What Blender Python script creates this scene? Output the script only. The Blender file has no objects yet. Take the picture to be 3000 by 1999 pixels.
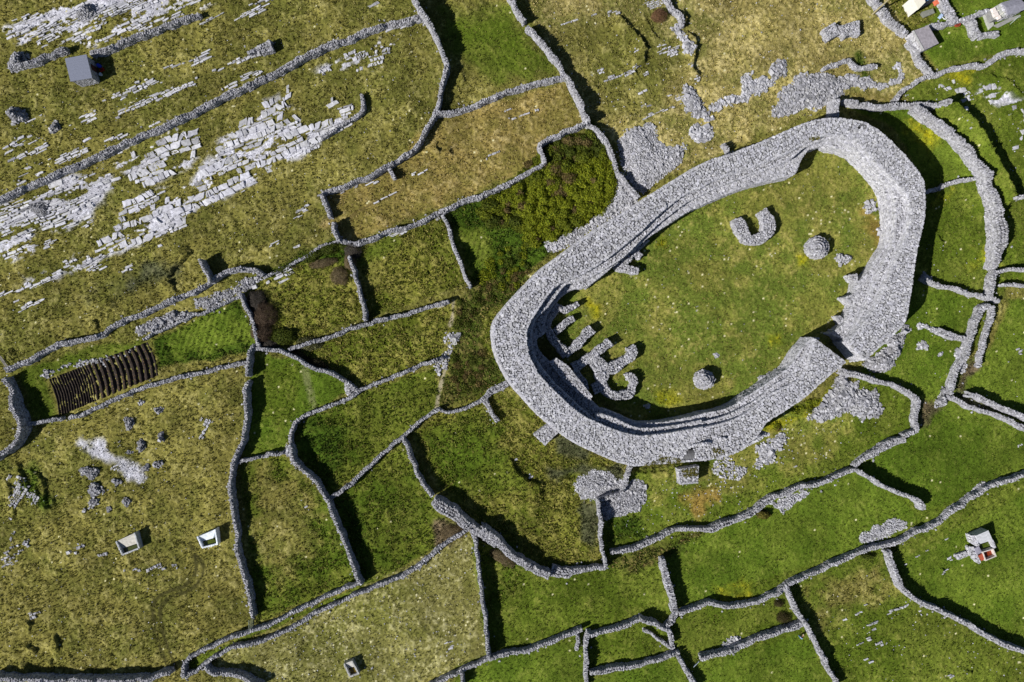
import bpy, bmesh, math, random
import numpy as np
from mathutils import Vector, Matrix

# ------------------------------------------------------------------ camera, sky, sun, exposure
S = 183.0 / 3000.0          # metres per photo pixel on the ground
H = 122.0                   # drone height
SC = bpy.context.scene
COL = SC.collection
cam = bpy.data.cameras.new("camera"); camo = bpy.data.objects.new("camera", cam); COL.objects.link(camo)
camo.location = (0, 0, H); camo.rotation_euler = (0, 0, 0)
cam.sensor_width = 36.0; cam.lens = 36.0 * H / 183.0; cam.clip_start = 0.5; cam.clip_end = 6000
SC.camera = camo
SUN_EL = math.radians(37.5); SUN_TR = math.radians(28.0)     # elevation; direction the light travels (from +x)
world = bpy.data.worlds.new("World"); SC.world = world; world.use_nodes = True
wn = world.node_tree.nodes; wl = world.node_tree.links
sky = wn.new("ShaderNodeTexSky"); sky.sky_type = 'NISHITA'; sky.sun_disc = False
sky.air_density = 0.7; sky.dust_density = 0.3; sky.sun_elevation = SUN_EL; sky.sun_rotation = math.radians(242.0)
bg = wn["Background"]; bg.inputs[1].default_value = 0.05
wl.new(sky.outputs[0], bg.inputs[0])
sl = bpy.data.lights.new("sun", 'SUN'); sl.energy = 5.0; sl.angle = math.radians(0.5); sl.color = (1.0, 0.965, 0.92)
so = bpy.data.objects.new("sun", sl); COL.objects.link(so)
sd = Vector((math.cos(SUN_TR) * math.cos(SUN_EL), math.sin(SUN_TR) * math.cos(SUN_EL), -math.sin(SUN_EL)))
so.rotation_euler = sd.to_track_quat('-Z', 'Y').to_euler(); so.location = (-60, -30, 60)
SC.view_settings.view_transform = 'Standard'; SC.view_settings.look = 'None'
SC.view_settings.exposure = 0.25; SC.view_settings.gamma = 1.0
SC.view_settings.use_curve_mapping = False

# ------------------------------------------------------------------ helpers
rng = np.random.default_rng(7); random.seed(7)
TILES = {}
for r, oy in zip('ABCD', (0, 500, 1000, 1400)):
    for c, ox in zip('0123', (0, 700, 1400, 2200)):
        TILES[r + c] = (ox, oy, 0.3826)
for k, o in dict(F1=(1430, 800), F2=(1600, 540), F3=(2050, 320), F4=(2350, 500), F5=(2350, 800),
                 F6=(2000, 950), F7=(1700, 1130), F8=(1430, 1050)).items():
    TILES[k] = (o[0], o[1], 0.4184)
TILES['O'] = (0, 0, 1.275); TILES['P'] = (0, 0, 1.0)
TILES['Z1'] = (160, 120, .1148); TILES['Z2'] = (2520, 0, .153); TILES['Z3'] = (2760, 0, .2008)
TILES['Z4'] = (300, 1520, .2974); TILES['Z5'] = (2780, 1520, .1674); TILES['Z8'] = (960, 1900, .119)

def T(tile, pts):
    ox, oy, s = TILES[tile]
    return [(ox + x * s, oy + y * s) for x, y in pts]

def MT(spec):
    """spec: list mixing tile names and points -> photo pixels"""
    out = []; t = None
    for e in spec:
        if isinstance(e, str): t = e
        else: out += T(t, [e])
    return out

def W(px, z=0.0):
    """photo pixel list -> world xy of the points at height z"""
    a = np.asarray(px, float); f = S * (H - z) / H
    return np.stack([(a[:, 0] - 1500.0) * f, -(a[:, 1] - 999.5) * f], 1)

def hash2(ix, iy, seed):
    h = (ix.astype(np.int64) * 374761393 + iy.astype(np.int64) * 668265263 + seed * 1442695041) & 0xFFFFFFFF
    h = ((h ^ (h >> 13)) * 1274126177) & 0xFFFFFFFF
    h = (h ^ (h >> 16)) & 0xFFFFFFFF
    return h / 4294967295.0

def vnoise(x, y, seed=0):
    x = np.asarray(x, float); y = np.asarray(y, float)
    ix = np.floor(x); iy = np.floor(y); fx = x - ix; fy = y - iy
    fx = fx * fx * (3 - 2 * fx); fy = fy * fy * (3 - 2 * fy)
    a = hash2(ix, iy, seed); b = hash2(ix + 1, iy, seed); c = hash2(ix, iy + 1, seed); d = hash2(ix + 1, iy + 1, seed)
    return (a * (1 - fx) + b * fx) * (1 - fy) + (c * (1 - fx) + d * fx) * fy

def fbm(x, y, scale, oct=3, seed=0, gain=.5):
    s = 0; a = 1; t = 0; f = 1.0 / scale
    for o in range(oct):
        s = s + a * vnoise(x * f + 17.3 * o, y * f - 9.1 * o, seed + o); t += a; a *= gain; f *= 2.03
    return s / t

def sstep(a, b, x):
    t = np.clip((x - a) / (b - a), 0, 1); return t * t * (3 - 2 * t)

def inpoly(x, y, poly):
    poly = np.asarray(poly); r = np.zeros(np.shape(x), bool); n = len(poly); j = n - 1
    for i in range(n):
        xi, yi = poly[i]; xj, yj = poly[j]
        if yi != yj:
            c = ((yi > y) != (yj > y)) & (x < (xj - xi) * (y - yi) / (yj - yi) + xi)
            r ^= c
        j = i
    return r

def segdist(x, y, pts, closed=False):
    """distance to a polyline, signed offset vector to the nearest point, parameter"""
    pts = np.asarray(pts); n = len(pts); best = np.full(np.shape(x), 1e9); bx = np.zeros_like(best); by = np.zeros_like(best); bt = np.zeros_like(best)
    sx = np.zeros_like(best); sy = np.zeros_like(best)
    rngi = range(n if closed else n - 1); tot = float(n - 1)
    for i in rngi:
        ax, ay = pts[i]; cx, cy = pts[(i + 1) % n]; dx, dy = cx - ax, cy - ay; l2 = dx * dx + dy * dy + 1e-12
        t = np.clip(((x - ax) * dx + (y - ay) * dy) / l2, 0, 1)
        qx = x - (ax + t * dx); qy = y - (ay + t * dy); d = np.hypot(qx, qy); m = d < best
        best = np.where(m, d, best); bx = np.where(m, qx, bx); by = np.where(m, qy, by); bt = np.where(m, (i + t) / tot, bt)
        l = math.sqrt(l2); sx = np.where(m, dx / l, sx); sy = np.where(m, dy / l, sy)
    return best, bx, by, bt, sx, sy

def resample(pts, ds, smooth=True):
    p = np.asarray(pts, float)
    if smooth and len(p) > 2:
        for _ in range(2):
            q = [p[0]]
            for a, b in zip(p[:-1], p[1:]):
                q += [a * .75 + b * .25, a * .25 + b * .75]
            q.append(p[-1]); p = np.array(q)
    d = np.r_[0, np.cumsum(np.hypot(*np.diff(p[:, :2], axis=0).T))]
    n = max(2, int(round(d[-1] / ds)) + 1); t = np.linspace(0, d[-1], n)
    return np.stack([np.interp(t, d, p[:, k]) for k in range(p.shape[1])], 1), t

def resn(pts, n, smooth=True):
    p, t = resample(pts, .5, smooth)
    i = np.linspace(0, len(p) - 1, n); k = np.arange(len(p))
    return np.stack([np.interp(i, k, p[:, c]) for c in range(p.shape[1])], 1)

def lin(*c):
    c = np.array(c, float) / 255.0
    return np.where(c <= .04045, c / 12.92, ((c + .055) / 1.055) ** 2.4)

# ------------------------------------------------------------------ mesh accumulation
CUBE = np.array([[-1,-1,-1],[1,-1,-1],[1,1,-1],[-1,1,-1],[-1,-1,1],[1,-1,1],[1,1,1],[-1,1,1]], float)
CUBEF = np.array([[3,2,1,0],[4,5,6,7],[0,1,5,4],[1,2,6,5],[2,3,7,6],[3,0,4,7]])
class MB:
    def __init__(s): s.v = []; s.f = []; s.c = []; s.n = 0
    def add(s, v, faces, c):
        v = np.asarray(v, float).reshape(-1, 3); c = np.asarray(c, float)
        if c.ndim == 1: c = np.tile(c[:3], (len(v), 1))
        s.v.append(v); s.c.append(c)
        for f in faces:
            f = np.asarray(f, np.int64)
            if f.size: s.f.append(f + s.n)
        s.n += len(v)
    def rocks(s, C, Hs, yaw, tilt=.15, jit=.22, col=None):
        n = len(C)
        if n == 0: return
        v = CUBE[None] * (1 + rng.uniform(-jit, jit * .5, (n, 8, 3)))
        v[:, 4:, :2] *= rng.uniform(.72, .98, (n, 1, 1))
        v = v * np.asarray(Hs)[:, None, :]
        a = rng.normal(0, tilt, n); b = rng.normal(0, tilt, n); y = np.asarray(yaw)
        ca, sa, cb, sb, cy, sy = np.cos(a), np.sin(a), np.cos(b), np.sin(b), np.cos(y), np.sin(y)
        z0 = np.zeros(n); o1 = np.ones(n)
        Rx = np.stack([o1, z0, z0, z0, ca, -sa, z0, sa, ca], 1).reshape(n, 3, 3)
        Ry = np.stack([cb, z0, sb, z0, o1, z0, -sb, z0, cb], 1).reshape(n, 3, 3)
        Rz = np.stack([cy, -sy, z0, sy, cy, z0, z0, z0, o1], 1).reshape(n, 3, 3)
        R = Rz @ Ry @ Rx
        v = np.einsum('nij,nkj->nki', R, v) + np.asarray(C)[:, None, :]
        if col is None: col = stonecol(n)
        s.add(v, [(CUBEF[None] + 8 * np.arange(n)[:, None, None]).reshape(-1, 4)], np.repeat(col, 8, 0))
    def prism(s, poly, z0, z1, c, bottom=False):
        p = np.asarray(poly, float); n = len(p)
        if np.sum(p[:, 0] * np.roll(p[:, 1], -1) - np.roll(p[:, 0], -1) * p[:, 1]) < 0: 
            p = p[::-1]
            if np.ndim(z1): z1 = np.asarray(z1)[::-1]
            if np.ndim(z0): z0 = np.asarray(z0)[::-1]
        zt = np.broadcast_to(z1, (n,)); zb = np.broadcast_to(z0, (n,))
        v = np.r_[np.c_[p, zb], np.c_[p, zt]]; i = np.arange(n); j = (i + 1) % n
        f = [np.stack([i, j, j + n, i + n], 1), (i + n)[None]]
        if bottom: f.append(i[::-1][None])
        s.add(v, f, c)
    def box(s, c, h, yaw, col, pitch=0.0, roll=0.0):
        R = Matrix.Rotation(yaw, 3, 'Z') @ Matrix.Rotation(pitch, 3, 'Y') @ Matrix.Rotation(roll, 3, 'X')
        v = (CUBE * np.asarray(h)) @ np.array(R).T + np.asarray(c)
        s.add(v, [CUBEF], col)
    def tube(s, pts, r, col, k=8):
        pts = [Vector(p) for p in pts]; r = r if hasattr(r, '__len__') else [r] * len(pts); V = []
        for i, p in enumerate(pts):
            d = (pts[min(i + 1, len(pts) - 1)] - pts[max(i - 1, 0)]).normalized()
            a = d.orthogonal().normalized(); b = d.cross(a)
            for q in range(k):
                t = 2 * math.pi * q / k; V.append(p + a * r[i] * math.cos(t) + b * r[i] * math.sin(t))
        F = []
        for i in range(len(pts) - 1):
            for q in range(k):
                F.append([i * k + q, i * k + (q + 1) % k, (i + 1) * k + (q + 1) % k, (i + 1) * k + q])
        m = len(V)
        s.add(np.array([tuple(v) for v in V]), [np.array(F), np.arange(k)[::-1][None], np.arange(m - k, m)[None]], col)
    def build(s, name, mat, parent=None, smooth=False):
        me = bpy.data.meshes.new(name)
        V = np.concatenate(s.v) if s.v else np.zeros((0, 3)); me.vertices.add(len(V)); me.vertices.foreach_set('co', V.ravel())
        tot = np.concatenate([np.full(len(f), f.shape[1]) for f in s.f]); idx = np.concatenate([f.ravel() for f in s.f])
        me.loops.add(len(idx)); me.loops.foreach_set('vertex_index', idx.astype(np.int32))
        me.polygons.add(len(tot)); me.polygons.foreach_set('loop_start', np.r_[0, np.cumsum(tot)[:-1]].astype(np.int32))
        me.polygons.foreach_set('loop_total', tot.astype(np.int32))
        me.polygons.foreach_set('use_smooth', np.full(len(tot), smooth))
        ca = me.attributes.new('col', 'FLOAT_COLOR', 'POINT'); C = np.concatenate(s.c)
        ca.data.foreach_set('color', np.c_[C, np.ones(len(C))].astype(np.float32).ravel())
        me.update(calc_edges=True); me.validate()
        me.materials.append(mat)
        o = bpy.data.objects.new(name, me); COL.objects.link(o)
        if parent is not None: o.parent = parent
        return o

def stonecol(n, base=.36, var=.065, warm=0.0):
    b = np.clip(rng.normal(base, var, n), .12, .58); dk = rng.random(n) < .05; b = np.where(dk, b * .6, b)
    return np.stack([b * (1.0 + warm), b * 1.0, b * (1.0 - warm) * (1.06 + rng.uniform(-.03, .05, n))], 1)
SD = np.array([.13, .13, .135])

def tag(o, label=None, cat=None, group=None, kind=None):
    if label: o['label'] = label
    if cat: o['category'] = cat
    if group: o['group'] = group
    if kind or label: o['kind'] = kind or 'thing'
    return o
def empty(name, xy, z=0.0):
    o = bpy.data.objects.new(name, None); COL.objects.link(o); o.location = (xy[0], xy[1], z); o.empty_display_size = .3
    return o
def adopt(root, o):
    """parent a mesh (built in world coordinates) to its thing"""
    o.parent = root; o.matrix_parent_inverse = Matrix.Translation(root.location).inverted(); return o

# ------------------------------------------------------------------ materials
def mat(name, rough=.9, nscale=3.0, namt=.35, bump=.3, bscale=9.0, metal=0.0, spec=.25, bdist=.05):
    m = bpy.data.materials.new(name); m.use_nodes = True; nt = m.node_tree; N = nt.nodes; L = nt.links
    b = N['Principled BSDF']; b.inputs['Roughness'].default_value = rough; b.inputs['Metallic'].default_value = metal
    b.inputs['Specular IOR Level'].default_value = spec
    at = N.new('ShaderNodeAttribute'); at.attribute_name = 'col'
    tc = N.new('ShaderNodeTexCoord')
    no = N.new('ShaderNodeTexNoise'); no.inputs['Scale'].default_value = nscale; no.inputs['Detail'].default_value = 5; L.new(tc.outputs['Object'], no.inputs['Vector'])
    mr = N.new('ShaderNodeMapRange'); mr.inputs[1].default_value = .3; mr.inputs[2].default_value = .7
    mr.inputs[3].default_value = 1 - namt; mr.inputs[4].default_value = 1 + namt; L.new(no.outputs[0], mr.inputs[0])
    mx = N.new('ShaderNodeMix'); mx.data_type = 'RGBA'; mx.blend_type = 'MULTIPLY'; mx.inputs[0].default_value = 1
    L.new(at.outputs['Color'], mx.inputs[6]); L.new(mr.outputs[0], mx.inputs[7]); L.new(mx.outputs[2], b.inputs['Base Color'])
    if bump > 0:
        n2 = N.new('ShaderNodeTexNoise'); n2.inputs['Scale'].default_value = bscale; n2.inputs['Detail'].default_value = 4; L.new(tc.outputs['Object'], n2.inputs['Vector'])
        bp = N.new('ShaderNodeBump'); bp.inputs['Strength'].default_value = bump; bp.inputs['Distance'].default_value = bdist
        L.new(n2.outputs[0], bp.inputs['Height']); L.new(bp.outputs[0], b.inputs['Normal'])
    return m
M_STONE = mat('limestone', .9, 2.2, .22, .5, 11)
M_GROUND = mat('turf', .95, 4.5, .30, .9, 9, spec=.05, bdist=.12)
M_LEAF = mat('foliage', .7, 1.5, .25, 0, spec=.2)
def translucent(m, k):
    N = m.node_tree.nodes; L = m.node_tree.links; b = N['Principled BSDF']; out = [n for n in N if n.type == 'OUTPUT_MATERIAL'][0]
    t = N.new('ShaderNodeBsdfTranslucent'); x = N.new('ShaderNodeMixShader'); x.inputs[0].default_value = k
    L.new(b.inputs['Base Color'].links[0].from_socket, t.inputs[0]); L.new(b.outputs[0], x.inputs[1]); L.new(t.outputs[0], x.inputs[2]); L.new(x.outputs[0], out.inputs[0])
translucent(M_LEAF, .38)
M_SOIL = mat('soil', .95, 6, .3, .6, 12, spec=.1)
M_METAL = mat('galvanised_metal', .5, 6, .12, .1, 20, metal=.3, spec=.4)
M_CONC = mat('concrete', .85, 2.5, .2, .3, 14)
M_PAINT = mat('paint', .5, 4, .08, .05, 20, spec=.4)
M_WATER = mat('pond_water', .12, 2, .2, .15, 3, spec=.5, bdist=.01)
M_CLOTH = mat('cloth', .9, 14, .12, .1, 30, spec=.1)
M_WOOD = mat('weathered_wood', .85, 8, .2, .2, 25)

# ------------------------------------------------------------------ terrain
LEDGES = []
def ledge(spec, h, decay=4.0):
    LEDGES.append((W(MT(spec)), h, decay))
ledge(['A2',(1070,90),(1140,200),(1220,270),(1280,340),(1310,380),(1270,430),(1285,500)], .75)
ledge(['B0',(1480,640),(1400,690),(1330,760),(1300,830),(1200,880)], .9, 3)
ledge(['B0',(900,1040),(830,1080),(720,1140),(640,1170)], .5, 3)
ledge(['A3',(1380,795),(1430,800),(1520,830),(1620,920),(1700,1020),(1760,1110),(1820,1220),(1880,1330),(1920,1420),(1960,1500),(2000,1560)], 2.9, 5.5)
ledge(['D0',(425,1180),(460,1280),(440,1350)], .7, 2.5)
ledge(['D0',(205,1400),(215,1520)], .8, 2.0)
ledge(['D0',(200,1080),(240,1110),(235,1180)], .6, 2)
ledge(['D0',(180,1250),(270,1300),(275,1370)], .6, 2)
ledge(['D0',(400,1380),(410,1450)], .7, 2)
ledge(['D0',(530,1330),(580,1390)], .5, 2)
ledge(['A1',(1700,540),(1740,640)], .4, 2)
ledge(['A1',(1130,1090),(1140,1150)], .4, 2)
ledge(['A1',(1500,1090),(1550,1200)], .55, 2)
ledge(['A1',(1600,1100),(1640,1200)], .5, 2)
ledge(['A1',(1270,920),(1330,860),(1420,780)], .35, 2)
ledge(['A1',(1190,960),(1200,1040)], .4, 2)
ledge(['A1',(1400,210),(1410,260)], .4, 2)
ledge(['C0',(230,960),(350,1080),(350,1180),(380,1280)], .6, 1.6)
ledge(['C0',(120,900),(200,1050),(240,1150)], .5, 1.6)
ledge(['C0',(60,930),(110,1000)], .4, 1.6)
ledge(['A3',(1820,540),(1870,600),(1950,600),(2030,680),(2091,740)], .4, 3)
ledge(['A3',(1690,870),(1780,960)], .3, 2)
ledge(['A2',(1280,130),(1330,220),(1400,320)], .3, 2)
ledge(['A2',(1570,60),(1610,150),(1580,210)], .7, 2.2)
ledge(['A2',(1580,220),(1680,320),(1660,440),(1650,520),(1700,600)], .7, 3)
ledge(['A2',(940,630),(1080,590),(1200,540),(1280,490)], .3, 2)
ledge(['A2',(920,640),(930,700)], .5, 2); ledge(['A2',(965,640),(980,710)], .5, 2)
ledge(['B0',(1500,330),(1440,400)], .3, 2)
ledge(['B0',(330,735),(440,715)], .4, 2)
ledge(['C2',(240,880),(310,1010),(400,1070),(520,1090)], .9, 7)
ledge(['C2',(900,930),(1100,985),(1300,1000),(1500,985)], .4, 3)
ledge(['A3',(720,745),(850,780),(1000,790),(1100,790)], .3, 3)
ledge(['B3',(1420,470),(1480,560),(1475,640)], .35, 2)
ledge(['D3',(1450,680),(1500,740)], .5, 2)
ledge(['D3',(1060,1290),(1100,1360)], .4, 2)
ledge(['D3',(1610,1460),(1690,1480),(1690,1530)], .5, 4)

for a_, b_, c_, h_ in (((40,1060),(90,1120),(80,1200),.4), ((150,1010),(190,1100),(180,1180),.45), ((260,1080),(300,1170),(290,1250),.4), ((330,1200),(360,1260),(400,1300),.4), ((90,1230),(120,1300),(110,1360),.3), ((400,1150),(420,1220),(415,1270),.35), ((30,980),(70,1010),(60,1060),.35)):
    ledge(['C0', a_, b_, c_], h_, 1.6)
def gz(x, y):
    x = np.asarray(x, float); y = np.asarray(y, float)
    z = .55 * (fbm(x, y, 16, 2, 91) - .5) + .14 * (fbm(x, y, 4.0, 2, 93) - .5)
    for pts, h, dec in LEDGES:
        lo = pts.min(0) - dec * 1.8; hi = pts.max(0) + dec * 1.8
        m = (x > lo[0]) & (x < hi[0]) & (y > lo[1]) & (y < hi[1])
        if not np.any(m): continue
        xm = x[m] + .5 * (vnoise(x[m] * 1.3, y[m] * 1.3, 5) - .5); ym = y[m] + .5 * (vnoise(x[m] * 1.3, y[m] * 1.3, 6) - .5)
        d, qx, qy, t, sx, sy = segdist(xm, ym, pts)
        nx, ny = sy, -sx; fl = np.sign(nx * sd.x + ny * sd.y); nx = nx * fl; ny = ny * fl
        side = qx * nx + qy * ny
        L = np.sum(np.hypot(*np.diff(pts, axis=0).T)); tap = np.clip(np.minimum(t, 1 - t) * L / 1.2, 0, 1)
        zz = h * tap * np.where(side < 0, np.exp(-(d / dec) ** 2 * 2), 0) * sstep(.0, .12, -side)
        z = z.copy(); z[m] += zz
    return z

# ------------------------------------------------------------------ the turf: one sheet out to the horizon
KG = 1.65
# kind: main colour, second colour, straw/tuft colour, tuft height, share of straw, pale flecks
KINDS = {
 'rough':   ((114,108,50), (92,92,38),  (148,140,82), .13, .30, .004),
 'brown':   ((128,112,58), (108,100,46),(160,144,92), .11, .35, .003),
 'tan':     ((134,123,66), (108,106,50),(172,158,102),.12, .45, .006),
 'pale':    ((116,112,58), (100,100,44),(172,166,114),.09, .32, .020),
 'olive':   ((88,96,30),   (68,84,20),  (120,118,54), .18, .30, .002),
 'gold':    ((102,102,38), (78,86,24),  (138,130,66), .20, .45, .000),
 'green':   ((90,100,32),  (74,88,22),  (118,118,52), .09, .20, .004),
 'vivid':   ((88,102,30),  (72,90,22),  (114,118,50), .07, .15, .003),
 'dark':    ((62,80,20),   (50,68,14),  (94,98,36),   .20, .25, .000),
 'fort':    ((112,112,46), (88,100,34), (142,132,70), .08, .30, .012),
 'scrub':   ((80,84,32),   (62,74,22),  (120,106,60), .22, .35, .000),
 'yellow':  ((128,126,28), (98,106,26), (164,154,20), .09, .45, .000),
 'purple':  ((94,82,58),   (78,74,46),  (120,106,76), .18, .35, .000),
 'heath':   ((78,80,50),   (62,68,36),  (98,96,66),   .18, .30, .000),
 'rock':    ((182,180,176),(160,158,152),(200,199,196),.05, .42, .002),
 'ochre':   ((134,112,50), (110,100,42),(150,128,68), .08, .30, .004),
}
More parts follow.
